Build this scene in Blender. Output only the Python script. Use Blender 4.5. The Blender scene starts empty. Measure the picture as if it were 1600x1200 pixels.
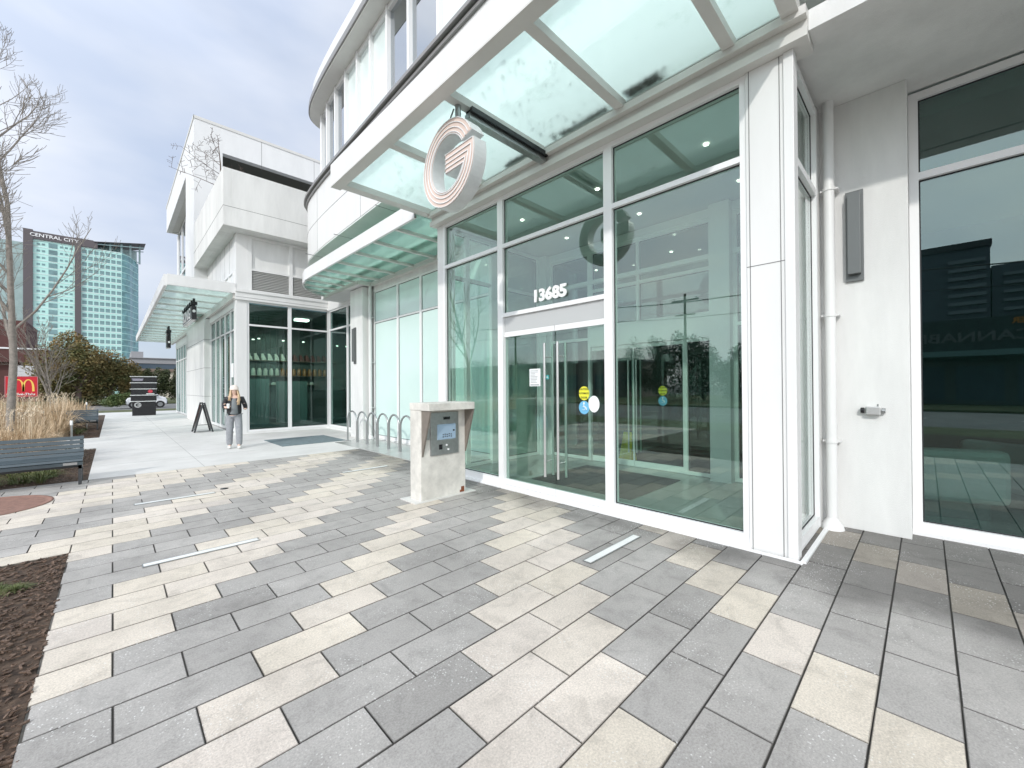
import bpy, bmesh, math, random
from mathutils import Vector, Matrix, noise
R_ = math.radians
random.seed(7)
sc = bpy.context.scene
C = sc.collection

# ------------------------------------------------------------------ camera
yaw, pitch, roll = R_(44.4978), R_(0.333), R_(-0.394)
F = Vector((math.sin(yaw)*math.cos(pitch), math.cos(yaw)*math.cos(pitch), math.sin(pitch)))
Rt = Vector((math.cos(yaw), -math.sin(yaw), 0)); Up = Rt.cross(F)
Rt, Up = Rt*math.cos(roll)+Up*math.sin(roll), -Rt*math.sin(roll)+Up*math.cos(roll)
cd = bpy.data.cameras.new('camera'); cam = bpy.data.objects.new('camera', cd); C.objects.link(cam)
cd.sensor_width = 36; cd.lens = 635.45/1600*36; cd.clip_start = 0.05; cd.clip_end = 2000
cam.matrix_world = Matrix(((Rt.x, Up.x, -F.x, 0), (Rt.y, Up.y, -F.y, 0), (Rt.z, Up.z, -F.z, 1.6), (0, 0, 0, 1)))
sc.camera = cam

# ------------------------------------------------------------------ world, sun, exposure
SUN = Vector((-1.49, -0.79, 1.0)).normalized()
EL = math.asin(SUN.z); AZ = math.atan2(SUN.x, SUN.y)
w = bpy.data.worlds.new('World'); sc.world = w; w.use_nodes = True
nt = w.node_tree; nt.nodes.clear()
def wn(t, **k):
    n = nt.nodes.new(t)
    for a, b in k.items(): setattr(n, a, b)
    return n
sky = wn('ShaderNodeTexSky', sky_type='NISHITA', sun_disc=False, sun_elevation=EL, sun_rotation=AZ)
tc = wn('ShaderNodeTexCoord'); mp = wn('ShaderNodeMapping'); mp.inputs['Scale'].default_value = (1.0, 1.0, 2.4)
n1 = wn('ShaderNodeTexNoise'); n1.inputs['Scale'].default_value = 2.1; n1.inputs['Detail'].default_value = 5; n1.inputs['Roughness'].default_value = .52; n1.inputs['Distortion'].default_value = .35
rp = wn('ShaderNodeValToRGB'); rp.color_ramp.elements[0].position = .30; rp.color_ramp.elements[0].color = (.72, .72, .72, 1); rp.color_ramp.elements[1].position = .68
n2 = wn('ShaderNodeTexNoise'); n2.inputs['Scale'].default_value = 3.1; n2.inputs['Detail'].default_value = 4
r2 = wn('ShaderNodeValToRGB'); r2.color_ramp.elements[0].position = .35; r2.color_ramp.elements[0].color = (3.5, 4.05, 5.25, 1); r2.color_ramp.elements[1].position = .65; r2.color_ramp.elements[1].color = (4.7, 5.05, 5.85, 1)
mx = wn('ShaderNodeMix', data_type='RGBA')
bg = wn('ShaderNodeBackground'); bg.inputs['Strength'].default_value = .13
out = wn('ShaderNodeOutputWorld'); L = nt.links.new
L(tc.outputs['Generated'], mp.inputs['Vector']); L(mp.outputs['Vector'], n1.inputs['Vector']); L(mp.outputs['Vector'], n2.inputs['Vector'])
L(n1.outputs['Fac'], rp.inputs['Fac']); L(n2.outputs['Fac'], r2.inputs['Fac'])
L(rp.outputs['Color'], mx.inputs['Factor']); L(sky.outputs['Color'], mx.inputs['A']); L(r2.outputs['Color'], mx.inputs['B'])
# thin overcast is brighter and warmer towards the sun
dt = wn('ShaderNodeVectorMath', operation='DOT_PRODUCT'); dt.inputs[1].default_value = SUN
gl_ = wn('ShaderNodeValToRGB'); gl_.color_ramp.interpolation = 'B_SPLINE'; gl_.color_ramp.elements[0].position = .34; gl_.color_ramp.elements[0].color = (.275, .295, .315, 1); gl_.color_ramp.elements[1].position = .97; gl_.color_ramp.elements[1].color = (1.25, 1.14, .98, 1)
ma_ = wn('ShaderNodeMath', operation='MULTIPLY_ADD'); ma_.inputs[1].default_value = .5; ma_.inputs[2].default_value = .5
ml_ = wn('ShaderNodeVectorMath', operation='MULTIPLY'); ms_ = wn('ShaderNodeVectorMath', operation='SCALE'); ms_.inputs['Scale'].default_value = 2.0
L(tc.outputs['Generated'], dt.inputs[0]); L(dt.outputs['Value'], ma_.inputs[0]); L(ma_.outputs[0], gl_.inputs['Fac']); L(mx.outputs['Result'], ml_.inputs[0]); L(gl_.outputs['Color'], ml_.inputs[1]); L(ml_.outputs[0], ms_.inputs[0])
L(ms_.outputs[0], bg.inputs['Color']); L(bg.outputs['Background'], out.inputs['Surface'])
sd = bpy.data.lights.new('sun', 'SUN'); sd.energy = 1.3; sd.angle = R_(1.6); sd.color = (1, .965, .91)
so = bpy.data.objects.new('sun', sd); C.objects.link(so); so.rotation_euler = SUN.to_track_quat('Z', 'Y').to_euler()
sc.view_settings.view_transform = 'Standard'; sc.view_settings.look = 'None'; sc.view_settings.gamma = 1
sc.view_settings.exposure = 0.58
sc.cycles.max_bounces = 10; sc.cycles.transparent_max_bounces = 24; sc.cycles.diffuse_bounces = 4; sc.cycles.glossy_bounces = 5
sc.cycles.use_denoising = True

# ------------------------------------------------------------------ materials
STREAK = ('white_panel', 'white_render', 'pale_concrete')
def mat(name, col, rough=.6, metal=0, var=.0, scale=3.0, bump=0, bscale=60, spec=.5, col2=None, emis=None, estr=0, coat=0):
    m = bpy.data.materials.new(name); m.use_nodes = True
    t = m.node_tree; p = t.nodes['Principled BSDF']
    p.inputs['Roughness'].default_value = rough; p.inputs['Metallic'].default_value = metal
    p.inputs['Specular IOR Level'].default_value = spec; p.inputs['Coat Weight'].default_value = coat
    c = (*col, 1)
    if var or col2:
        tcn = t.nodes.new('ShaderNodeTexCoord'); n = t.nodes.new('ShaderNodeTexNoise'); n.inputs['Scale'].default_value = scale
        n.inputs['Detail'].default_value = 7; n.inputs['Roughness'].default_value = .62
        r = t.nodes.new('ShaderNodeValToRGB'); r.color_ramp.elements[0].position = .33; r.color_ramp.elements[1].position = .67
        a = tuple(max(0, x*(1-var)) for x in col); b = col2 or tuple(min(1, x*(1+var*.5)) for x in col)
        r.color_ramp.elements[0].color = (*a, 1); r.color_ramp.elements[1].color = (*b, 1)
        mpn = t.nodes.new('ShaderNodeMapping'); mpn.inputs['Scale'].default_value = (1, 1, .22 if name in STREAK else 1)
        t.links.new(tcn.outputs['Object'], mpn.inputs['Vector']); t.links.new(mpn.outputs['Vector'], n.inputs['Vector']); t.links.new(n.outputs['Fac'], r.inputs['Fac']); t.links.new(r.outputs['Color'], p.inputs['Base Color'])
    else: p.inputs['Base Color'].default_value = c
    if bump:
        tcn = t.nodes.new('ShaderNodeTexCoord'); n = t.nodes.new('ShaderNodeTexNoise'); n.inputs['Scale'].default_value = bscale; n.inputs['Detail'].default_value = 6
        b = t.nodes.new('ShaderNodeBump'); b.inputs['Strength'].default_value = bump; b.inputs['Distance'].default_value = .01
        t.links.new(tcn.outputs['Object'], n.inputs['Vector']); t.links.new(n.outputs['Fac'], b.inputs['Height']); t.links.new(b.outputs['Normal'], p.inputs['Normal'])
    if emis: p.inputs['Emission Color'].default_value = (*emis, 1); p.inputs['Emission Strength'].default_value = estr
    return m
def schlick(t, base, k):
    lw = t.nodes.new('ShaderNodeLayerWeight'); lw.inputs['Blend'].default_value = .5
    pw = t.nodes.new('ShaderNodeMath'); pw.operation = 'POWER'; pw.inputs[1].default_value = 3.6
    ma = t.nodes.new('ShaderNodeMath'); ma.operation = 'MULTIPLY_ADD'; ma.inputs[1].default_value = k; ma.inputs[2].default_value = base; ma.use_clamp = True
    t.links.new(lw.outputs['Facing'], pw.inputs[0]); t.links.new(pw.outputs[0], ma.inputs[0]); return ma
def glass(name, tint, base=.05, k=1.0, gcol=(1, 1, 1), rough=.0, wave=.0):
    m = bpy.data.materials.new(name); m.use_nodes = True; t = m.node_tree; t.nodes.clear()
    tr = t.nodes.new('ShaderNodeBsdfTransparent'); tr.inputs['Color'].default_value = (*tint, 1)
    gl = t.nodes.new('ShaderNodeBsdfGlossy'); gl.inputs['Roughness'].default_value = rough; gl.inputs['Color'].default_value = (*gcol, 1)
    ma = schlick(t, base, k)
    ms = t.nodes.new('ShaderNodeMixShader'); o = t.nodes.new('ShaderNodeOutputMaterial')
    t.links.new(ma.outputs[0], ms.inputs[0]); t.links.new(tr.outputs[0], ms.inputs[1]); t.links.new(gl.outputs[0], ms.inputs[2]); t.links.new(ms.outputs[0], o.inputs[0])
    if wave:
        tcn = t.nodes.new('ShaderNodeTexCoord'); n = t.nodes.new('ShaderNodeTexNoise'); n.inputs['Scale'].default_value = .9; n.inputs['Detail'].default_value = 1
        b = t.nodes.new('ShaderNodeBump'); b.inputs['Strength'].default_value = wave; b.inputs['Distance'].default_value = .02
        t.links.new(tcn.outputs['Object'], n.inputs['Vector']); t.links.new(n.outputs['Fac'], b.inputs['Height']); t.links.new(b.outputs[0], gl.inputs['Normal'])
    return m
def awning_glass(name, col, trans=.45):
    m = bpy.data.materials.new(name); m.use_nodes = True; t = m.node_tree; t.nodes.clear()
    tr = t.nodes.new('ShaderNodeBsdfTransparent'); tr.inputs['Color'].default_value = (col[0], col[1], col[2], 1)
    tl = t.nodes.new('ShaderNodeBsdfTranslucent')
    tcn = t.nodes.new('ShaderNodeTexCoord'); n = t.nodes.new('ShaderNodeTexNoise'); n.inputs['Scale'].default_value = 2.2; n.inputs['Detail'].default_value = 8; n.inputs['Roughness'].default_value = .7
    r = t.nodes.new('ShaderNodeValToRGB'); r.color_ramp.elements[0].position = .2; r.color_ramp.elements[0].color = (col[0]*.72, col[1]*.76, col[2]*.72, 1)
    r.color_ramp.elements[1].position = .42; r.color_ramp.elements[1].color = (*col, 1)
    t.links.new(tcn.outputs['Object'], n.inputs['Vector']); t.links.new(n.outputs['Fac'], r.inputs['Fac']); t.links.new(r.outputs['Color'], tl.inputs['Color'])
    m1 = t.nodes.new('ShaderNodeMixShader'); m1.inputs[0].default_value = trans
    gl = t.nodes.new('ShaderNodeBsdfGlossy'); gl.inputs['Roughness'].default_value = .03
    fr = schlick(t, .03, .6)
    m2 = t.nodes.new('ShaderNodeMixShader'); o = t.nodes.new('ShaderNodeOutputMaterial')
    t.links.new(tl.outputs[0], m1.inputs[1]); t.links.new(tr.outputs[0], m1.inputs[2]); t.links.new(fr.outputs[0], m2.inputs[0]); t.links.new(m1.outputs[0], m2.inputs[1]); t.links.new(gl.outputs[0], m2.inputs[2]); t.links.new(m2.outputs[0], o.inputs[0])
    return m
M = dict(
    white=mat('white_panel', (.75, .75, .74), .42, var=.05, scale=2.2, bump=.05, bscale=3),
    stucco=mat('white_render', (.74, .74, .725), .75, var=.09, scale=2.6, bump=.35, bscale=160),
    conc_white=mat('pale_concrete', (.73, .73, .71), .8, var=.12, scale=1.8, bump=.2, bscale=90),
    frame=mat('white_aluminium', (.82, .82, .82), .3, spec=.5),
    inframe=mat('white_inner_aluminium', (.8, .81, .8), .35),
    beam=mat('warm_white_steel', (.66, .65, .62), .45, var=.04),
    seam=mat('panel_joint', (.16, .16, .16), .8),
    gasket=mat('black_gasket', (.02, .022, .025), .6),
    dark=mat('charcoal_metal', (.045, .048, .052), .45),
    gutter=mat('grey_flashing', (.27, .265, .26), .4, metal=.3),
    sconce=mat('grey_lamp_metal', (.16, .17, .17), .45, metal=.4),
    steel=mat('brushed_steel', (.66, .66, .65), .36, metal=.8),
    steel_dull=mat('dull_steel', (.42, .43, .43), .35, metal=.9, var=.12, scale=20),
    soffit=mat('glossy_soffit', (.74, .78, .74), .22, var=.1, scale=.8),
    mint=mat('mint_spandrel_glass', (.64, .80, .76), .12, spec=.6, var=.03, scale=.8),
    mintlight=mat('pale_spandrel_glass', (.76, .85, .83), .1, spec=.6),
    concrete=mat('kiosk_concrete', (.66, .64, .59), .85, var=.2, scale=5, bump=.35, bscale=50),
    rust=mat('rust_stain', (.22, .07, .03), .9, var=.4, scale=30),
    bronze=mat('hood_metal', (.24, .21, .18), .5, metal=.2, var=.15, scale=6),
    tile=mat('lobby_tile', (.42, .43, .41), .25, var=.1, scale=2),
    matblk=mat('entrance_mat_fibre', (.03, .033, .035), .95, bump=.6, bscale=200),
    bluemat=mat('blue_grey_mat', (.17, .22, .235), .9, var=.2, scale=8, bump=.4, bscale=150),
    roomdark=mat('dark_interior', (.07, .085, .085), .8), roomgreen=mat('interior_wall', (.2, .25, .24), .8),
    ceil=mat('lobby_ceiling', (.5, .52, .5), .8),
    lamp=mat('lit_downlight', (.9, .9, .85), .4, emis=(1, .96, .85), estr=4),
    panel=mat('lit_ceiling_panel', (.9, .9, .85), .4, emis=(1, .97, .9), estr=7),
    soil=mat('mulch_soil', (.055, .035, .024), .95, var=.5, scale=14, bump=1, bscale=30, col2=(.12, .08, .055)),
    road=mat('asphalt', (.20, .20, .195), .85, var=.2, scale=.6, bump=.3, bscale=80),
    lawn=mat('lawn', (.10, .115, .045), .9, var=.35, scale=1.2, bump=.5, bscale=60),
    pink=mat('rose_beige_face', (.72, .58, .51), .45), signwhite=mat('sign_white', (.85, .85, .85), .4),
    signside=mat('brushed_sign_side', (.68, .70, .70), .4, var=.08, scale=9),
    black=mat('gloss_black', (.012, .012, .014), .25), navy=mat('slate_slats', (.075, .10, .115), .38, var=.15, scale=4),
    red=mat('sign_red', (.62, .015, .03), .35), yellow=mat('sign_yellow', (.95, .62, .13), .4),
    bark=mat('grey_bark', (.27, .24, .21), .85, var=.3, scale=9, bump=.5, bscale=60), darkbark=mat('dark_twig_bark', (.12, .085, .07), .9),
    sage=mat('skin', (.72, .50, .40), .6), hair=mat('blonde_hair', (.62, .45, .28), .6, var=.2, scale=60),
    jacket=mat('black_jacket', (.025, .026, .03), .5, var=.3, scale=12), jeans=mat('grey_trousers', (.30, .31, .33), .85, var=.15, scale=18),
    greytop=mat('grey_top', (.20, .22, .23), .85), beanie=mat('cream_beanie', (.80, .70, .64), .9, bump=.4, bscale=90), shoe=mat('white_trainers', (.8, .8, .76), .6),
    twrglass=mat('tower_mint_glass', (.46, .74, .68), .12, var=.07, scale=.15), twrwin=mat('tower_window', (.17, .29, .30), .12, var=.35, scale=.35),
    twrdark=mat('tower_dark_cladding', (.10, .085, .09), .5), twrside=mat('tower_side_glass', (.24, .46, .46), .1, var=.4, scale=.5), twrgrey=mat('tower_grey_glass', (.34, .46, .45), .15, var=.2, scale=.4),
    brick=mat('brown_red_cladding', (.11, .045, .04), .8, var=.2, scale=.5), greybld=mat('grey_cladding', (.30, .30, .31), .7, var=.1), greyglass=mat('blue_strip_window', (.05, .08, .11), .15),
    cream=mat('cream_render', (.6, .55, .45), .8, var=.1),
    carwhite=mat('car_paint', (.75, .76, .78), .2, coat=.6), tyre=mat('tyre_rubber', (.02, .02, .02), .8), carglass=mat('car_glass', (.02, .03, .035), .08),
    leather=mat('white_leather', (.72, .72, .68), .45), terracotta=mat('iron_lid', (.27, .15, .115), .75, var=.25, scale=12, bump=.6, bscale=40),
    strip=mat('strip_diffuser', (.84, .85, .83), .3, var=.06, scale=5), sky_blue=mat('sticker_blue', (.16, .45, .68), .4), stick_y=mat('sticker_yellow', (.75, .72, .05), .4),
    teal=mat('teal_label', (.05, .42, .42), .4), paper=mat('paper', (.82, .84, .84), .6), screen=mat('screen_blue', (.30, .40, .50), .15, emis=(.3, .5, .7), estr=.05),
    amber=mat('amber_jar', (.30, .12, .03), .3), jarw=mat('pale_jar', (.5, .52, .48), .4), shelf=mat('shelf_board', (.10, .07, .05), .6), shoe_dark=mat('maroon_packs', (.13, .03, .03), .5),
    vest_glass=glass('entrance_glass', (.83, .93, .89), .10, .72, gcol=(.94, 1, .98), wave=.02), side_glass=glass('side_pane_glass', (.80, .92, .88), .12, .9, wave=.03),
    dark_glass=glass('dark_shop_glass', (.60, .76, .72), .05, .75, gcol=(.86, .97, .96), wave=.02),
    street_glass=glass('street_window_glass', (.50, .62, .60), .135, .7, gcol=(.86, .97, .96), wave=.02),
    up_glass=glass('upper_window_glass', (.25, .35, .36), .42, .5, gcol=(.93, .96, 1), wave=.02),
    inner_glass=glass('inner_glass', (.86, .94, .91), .06, .8),
    awn=awning_glass('canopy_frosted_glass', (.84, .94, .915), .42), awn2=awning_glass('canopy_green_glass', (.70, .89, .83), .55), awn3=awning_glass('canopy_ribbed_glass', (.80, .90, .87), .55),
    polewood=mat('pole_wood', (.10, .07, .05), .9), conifer=mat('conifer_green', (.022, .045, .02), .85, var=.4, scale=1.5),
)
def leafmat(name, a, b, sc_=.5):
    m = bpy.data.materials.new(name); m.use_nodes = True; t = m.node_tree; p = t.nodes['Principled BSDF']; p.inputs['Roughness'].default_value = .65
    at = t.nodes.new('ShaderNodeTexCoord'); n = t.nodes.new('ShaderNodeTexNoise'); n.inputs['Scale'].default_value = sc_; n.inputs['Detail'].default_value = 6; n.inputs['Roughness'].default_value = .75
    r = t.nodes.new('ShaderNodeValToRGB'); r.color_ramp.elements[0].position = .38; r.color_ramp.elements[1].position = .62
    r.color_ramp.elements[0].color = (*a, 1); r.color_ramp.elements[1].color = (*b, 1)
    t.links.new(at.outputs['Object'], n.inputs['Vector']); t.links.new(n.outputs['Fac'], r.inputs['Fac']); t.links.new(r.outputs['Color'], p.inputs['Base Color'])
    return m
M['leaf1'] = leafmat('olive_leaf', (.075, .10, .03), (.27, .18, .065)); M['leaf2'] = leafmat('green_leaf', (.06, .11, .03), (.14, .16, .05), 1.2)
M['leaf3'] = leafmat('dark_hedge_leaf', (.025, .045, .015), (.075, .085, .03), 1.0); M['straw'] = leafmat('dry_straw', (.38, .26, .15), (.76, .60, .41), 9); M['sedge'] = leafmat('low_green_sedge', (.07, .11, .03), (.16, .17, .06), 6)
M['mulch'] = leafmat('bark_chips', (.05, .03, .02), (.20, .13, .09), 30); M['plume'] = leafmat('pale_plume', (.62, .50, .36), (.78, .68, .52), 8)

# paving material: vertex colour x grain x weathering x painted canopy shade
def paving_mat():
    m = bpy.data.materials.new('granite_pavers'); m.use_nodes = True; t = m.node_tree; p = t.nodes['Principled BSDF']; N = t.nodes.new; Lk = t.links.new
    a = N('ShaderNodeAttribute'); a.attribute_name = 'paver'
    tcn = N('ShaderNodeTexCoord')
    g = N('ShaderNodeTexNoise'); g.inputs['Scale'].default_value = 95; g.inputs['Detail'].default_value = 5; g.inputs['Roughness'].default_value = .8
    gr = N('ShaderNodeMapRange'); gr.inputs['From Min'].default_value = .3; gr.inputs['From Max'].default_value = .7; gr.inputs['To Min'].default_value = .70; gr.inputs['To Max'].default_value = 1.26
    b = N('ShaderNodeTexNoise'); b.inputs['Scale'].default_value = 1.1; b.inputs['Detail'].default_value = 6; b.inputs['Roughness'].default_value = .6
    br = N('ShaderNodeMapRange'); br.inputs['From Min'].default_value = .3; br.inputs['From Max'].default_value = .7; br.inputs['To Min'].default_value = .80; br.inputs['To Max'].default_value = 1.10
    mu = N('ShaderNodeVectorMath'); mu.operation = 'SCALE'; mu2 = N('ShaderNodeVectorMath'); mu2.operation = 'SCALE'; mu3 = N('ShaderNodeVectorMath'); mu3.operation = 'SCALE'
    b3 = N('ShaderNodeTexNoise'); b3.inputs['Scale'].default_value = 5.5; b3.inputs['Detail'].default_value = 9; b3.inputs['Roughness'].default_value = .72; b3.inputs['Distortion'].default_value = .6
    b3r = N('ShaderNodeMapRange'); b3r.inputs['From Min'].default_value = .34; b3r.inputs['From Max'].default_value = .52; b3r.inputs['To Min'].default_value = .80; b3r.inputs['To Max'].default_value = 1.0
    mu4 = N('ShaderNodeVectorMath'); mu4.operation = 'SCALE'; Lk(tcn.outputs['Object'], b3.inputs[0]); Lk(b3.outputs['Fac'], b3r.inputs['Value']); Lk(b3r.outputs[0], mu4.inputs['Scale'])
    # canopy shade along the shopfront, painted into the paver colour
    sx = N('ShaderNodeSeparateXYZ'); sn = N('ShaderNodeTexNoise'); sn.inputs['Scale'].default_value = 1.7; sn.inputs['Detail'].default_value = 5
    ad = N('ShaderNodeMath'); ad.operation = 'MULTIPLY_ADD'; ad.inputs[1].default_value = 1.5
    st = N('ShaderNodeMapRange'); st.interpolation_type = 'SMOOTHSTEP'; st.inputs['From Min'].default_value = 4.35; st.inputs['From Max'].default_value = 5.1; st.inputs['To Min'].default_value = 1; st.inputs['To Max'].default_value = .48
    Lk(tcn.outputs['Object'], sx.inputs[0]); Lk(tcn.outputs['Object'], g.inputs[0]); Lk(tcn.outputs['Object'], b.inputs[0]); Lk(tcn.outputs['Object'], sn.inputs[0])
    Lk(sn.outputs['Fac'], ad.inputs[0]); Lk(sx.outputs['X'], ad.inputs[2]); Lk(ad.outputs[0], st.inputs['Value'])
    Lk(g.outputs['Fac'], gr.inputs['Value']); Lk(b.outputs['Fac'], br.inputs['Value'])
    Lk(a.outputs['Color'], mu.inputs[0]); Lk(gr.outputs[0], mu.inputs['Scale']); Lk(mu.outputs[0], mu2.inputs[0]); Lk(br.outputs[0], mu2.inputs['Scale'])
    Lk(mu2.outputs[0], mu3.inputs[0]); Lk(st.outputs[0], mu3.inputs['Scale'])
    # white grit specks
    v = N('ShaderNodeTexVoronoi'); v.inputs['Scale'].default_value = 48
    vn = N('ShaderNodeTexNoise'); vn.inputs['Scale'].default_value = 2.3; vn.inputs['Detail'].default_value = 3
    v1 = N('ShaderNodeMath'); v1.operation = 'LESS_THAN'; v1.inputs[1].default_value = .2
    v2 = N('ShaderNodeMapRange'); v2.inputs['From Min'].default_value = .48; v2.inputs['From Max'].default_value = .60
    v3 = N('ShaderNodeMath'); v3.operation = 'MULTIPLY'; v4 = N('ShaderNodeMath'); v4.operation = 'MULTIPLY'; v4.inputs[1].default_value = .6
    Lk(tcn.outputs['Object'], v.inputs[0]); Lk(tcn.outputs['Object'], vn.inputs[0]); Lk(v.outputs['Distance'], v1.inputs[0]); Lk(vn.outputs['Fac'], v2.inputs['Value']); Lk(v1.outputs[0], v3.inputs[0]); Lk(v2.outputs[0], v3.inputs[1]); Lk(v3.outputs[0], v4.inputs[0])
    mxx = N('ShaderNodeMix'); mxx.data_type = 'RGBA'; mxx.inputs['B'].default_value = (.8, .8, .78, 1)
    Lk(v4.outputs[0], mxx.inputs['Factor']); Lk(mu3.outputs[0], mu4.inputs[0]); Lk(mu4.outputs[0], mxx.inputs['A']); Lk(mxx.outputs['Result'], p.inputs['Base Color'])
    bu = N('ShaderNodeBump'); bu.inputs['Strength'].default_value = .35; bu.inputs['Distance'].default_value = .004; Lk(g.outputs['Fac'], bu.inputs['Height']); Lk(bu.outputs[0], p.inputs['Normal'])
    p.inputs['Roughness'].default_value = .7
    return m
def concrete_mat():
    m = bpy.data.materials.new('sidewalk_concrete'); m.use_nodes = True; t = m.node_tree; p = t.nodes['Principled BSDF']; N = t.nodes.new; Lk = t.links.new
    tcn = N('ShaderNodeTexCoord'); b = N('ShaderNodeTexNoise'); b.inputs['Scale'].default_value = .9; b.inputs['Detail'].default_value = 8; b.inputs['Roughness'].default_value = .65
    r = N('ShaderNodeValToRGB'); r.color_ramp.elements[0].position = .3; r.color_ramp.elements[0].color = (.56, .55, .53, 1); r.color_ramp.elements[1].position = .62; r.color_ramp.elements[1].color = (.68, .67, .65, 1)
    g = N('ShaderNodeTexNoise'); g.inputs['Scale'].default_value = 120; bu = N('ShaderNodeBump'); bu.inputs['Strength'].default_value = .25; bu.inputs['Distance'].default_value = .004
    Lk(tcn.outputs['Object'], b.inputs[0]); Lk(tcn.outputs['Object'], g.inputs[0]); Lk(b.outputs['Fac'], r.inputs['Fac']); Lk(r.outputs['Color'], p.inputs['Base Color']); Lk(g.outputs['Fac'], bu.inputs['Height']); Lk(bu.outputs[0], p.inputs['Normal']); p.inputs['Roughness'].default_value = .8
    return m
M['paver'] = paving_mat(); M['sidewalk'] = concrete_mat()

# ------------------------------------------------------------------ helpers
WL = {}
def wloc(o): return WL.get(o.name, Vector((0, 0, 0))) if o else Vector((0, 0, 0))
def tag(o, label=None, cat=None, group=None, kind=None):
    if label: o['label'] = label
    if cat: o['category'] = cat
    if group: o['group'] = group
    if kind: o['kind'] = kind
    return o
def thing(name, loc, label, cat, group=None, rz=0):
    o = bpy.data.objects.new(name, None); C.objects.link(o); o.empty_display_size = .2
    o.location = loc; o.rotation_euler = (0, 0, rz); WL[o.name] = Vector(loc) if rz == 0 else Vector((0, 0, 0))
    return tag(o, label, cat, group)
class MB:
    def __init__(s): s.v = []; s.f = []; s.m = []; s.sm = []; s.mi = 0
    def add(s, vs, fs, smooth=False):
        o = len(s.v); s.v += [tuple(v) for v in vs]
        for f in fs: s.f.append([i+o for i in f]); s.m.append(s.mi); s.sm.append(smooth)
        return s
    def box(s, x0, x1, y0, y1, z0, z1):
        if x0 > x1: x0, x1 = x1, x0
        if y0 > y1: y0, y1 = y1, y0
        if z0 > z1: z0, z1 = z1, z0
        return s.add([(x0, y0, z0), (x1, y0, z0), (x1, y1, z0), (x0, y1, z0), (x0, y0, z1), (x1, y0, z1), (x1, y1, z1), (x0, y1, z1)],
                     [(0, 3, 2, 1), (4, 5, 6, 7), (0, 1, 5, 4), (1, 2, 6, 5), (2, 3, 7, 6), (3, 0, 4, 7)])
    def prism(s, pts, o, r, u, d, smooth=False):
        """2D polygon pts in basis (r,u) at o, thickened by d along -(r x u)"""
        o, r, u = Vector(o), Vector(r), Vector(u); n = r.cross(u).normalized()
        a = [o+r*x+u*y for x, y in pts]; b = [p-n*d for p in a]; k = len(pts)
        area = sum(pts[i][0]*pts[(i+1) % k][1]-pts[(i+1) % k][0]*pts[i][1] for i in range(k))
        F1 = list(range(k)); F2 = [k+i for i in reversed(range(k))]; S = [(i, i+k, (i+1) % k+k, (i+1) % k) for i in range(k)]
        if area < 0: F1.reverse(); F2.reverse(); S = [tuple(reversed(q)) for q in S]
        return s.add(a+b, [F1, F2]+S, smooth)
    def bar(s, a, b, w, h, up=(0, 0, 1)):
        a, b = Vector(a), Vector(b); d = (b-a).normalized(); up = Vector(up); x = d.cross(up)
        if x.length < 1e-4: x = d.cross(Vector((1, 0, 0)))
        x.normalize(); y = x.cross(d).normalized(); x *= w/2; y *= h/2
        vs = [a-x-y, a+x-y, a+x+y, a-x+y, b-x-y, b+x-y, b+x+y, b-x+y]
        return s.add(vs, [(0, 1, 2, 3), (7, 6, 5, 4), (0, 4, 5, 1), (1, 5, 6, 2), (2, 6, 7, 3), (3, 7, 4, 0)])
    def tube(s, pts, rad, n=8, smooth=True, cap=True):
        pts = [Vector(p) for p in pts]; k = len(pts)
        if not isinstance(rad, (list, tuple)): rad = [rad]*k
        rings = []; px = None
        for i, p in enumerate(pts):
            d = (pts[min(i+1, k-1)]-pts[max(i-1, 0)]).normalized()
            if px is None:
                px = d.cross(Vector((0, 0, 1)))
                if px.length < .05: px = d.cross(Vector((0, 1, 0)))
            x = (px-d*px.dot(d)).normalized(); px = x; y = d.cross(x)
            rings.append([p+x*math.cos(2*math.pi*j/n)*rad[i]+y*math.sin(2*math.pi*j/n)*rad[i] for j in range(n)])
        vs = [v for r in rings for v in r]; fs = []
        for i in range(k-1):
            for j in range(n): fs.append((i*n+j, i*n+(j+1) % n, (i+1)*n+(j+1) % n, (i+1)*n+j))
        s.add(vs, fs, smooth)
        if cap and n > 2: s.add(rings[0], [tuple(reversed(range(n)))]); s.add(rings[-1], [tuple(range(n))])
        return s
    def lathe(s, c, prof, n=20, smooth=True):
        c = Vector(c); vs = []
        for r, z in prof: vs += [c+Vector((r*math.cos(2*math.pi*j/n), r*math.sin(2*math.pi*j/n), z)) for j in range(n)]
        fs = [(i*n+j, i*n+(j+1) % n, (i+1)*n+(j+1) % n, (i+1)*n+j) for i in range(len(prof)-1) for j in range(n)]
        s.add(vs, fs, smooth); s.add(vs[:n], [tuple(reversed(range(n)))]); s.add(vs[-n:], [tuple(range(n))]); return s
    def build(s, name, m, parent=None, bevel=0, **k):
        me = bpy.data.meshes.new(name); o0 = wloc(parent)
        if 'loc' in k: o0 = Vector(k['loc'])
        me.from_pydata([(x-o0.x, y-o0.y, z-o0.z) for x, y, z in s.v], [], s.f)
        for mm in (m if isinstance(m, (list, tuple)) else [m]): me.materials.append(mm)
        me.polygons.foreach_set('material_index', s.m); me.polygons.foreach_set('use_smooth', s.sm); me.update()
        o = bpy.data.objects.new(name, me); C.objects.link(o)
        if parent: o.parent = parent; WL[o.name] = o0
        if 'loc' in k: o.location = k['loc']; WL[o.name] = Vector(k['loc'])
        if bevel:
            b = o.modifiers.new('bevel', 'BEVEL'); b.width = bevel; b.segments = 2; b.limit_method = 'ANGLE'; b.angle_limit = R_(50)
        return o
def bx(name, m, parent, *bs, bevel=0):
    b = MB()
    for q in bs: b.box(*q)
    return b.build(name, m, parent, bevel=bevel)
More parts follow.
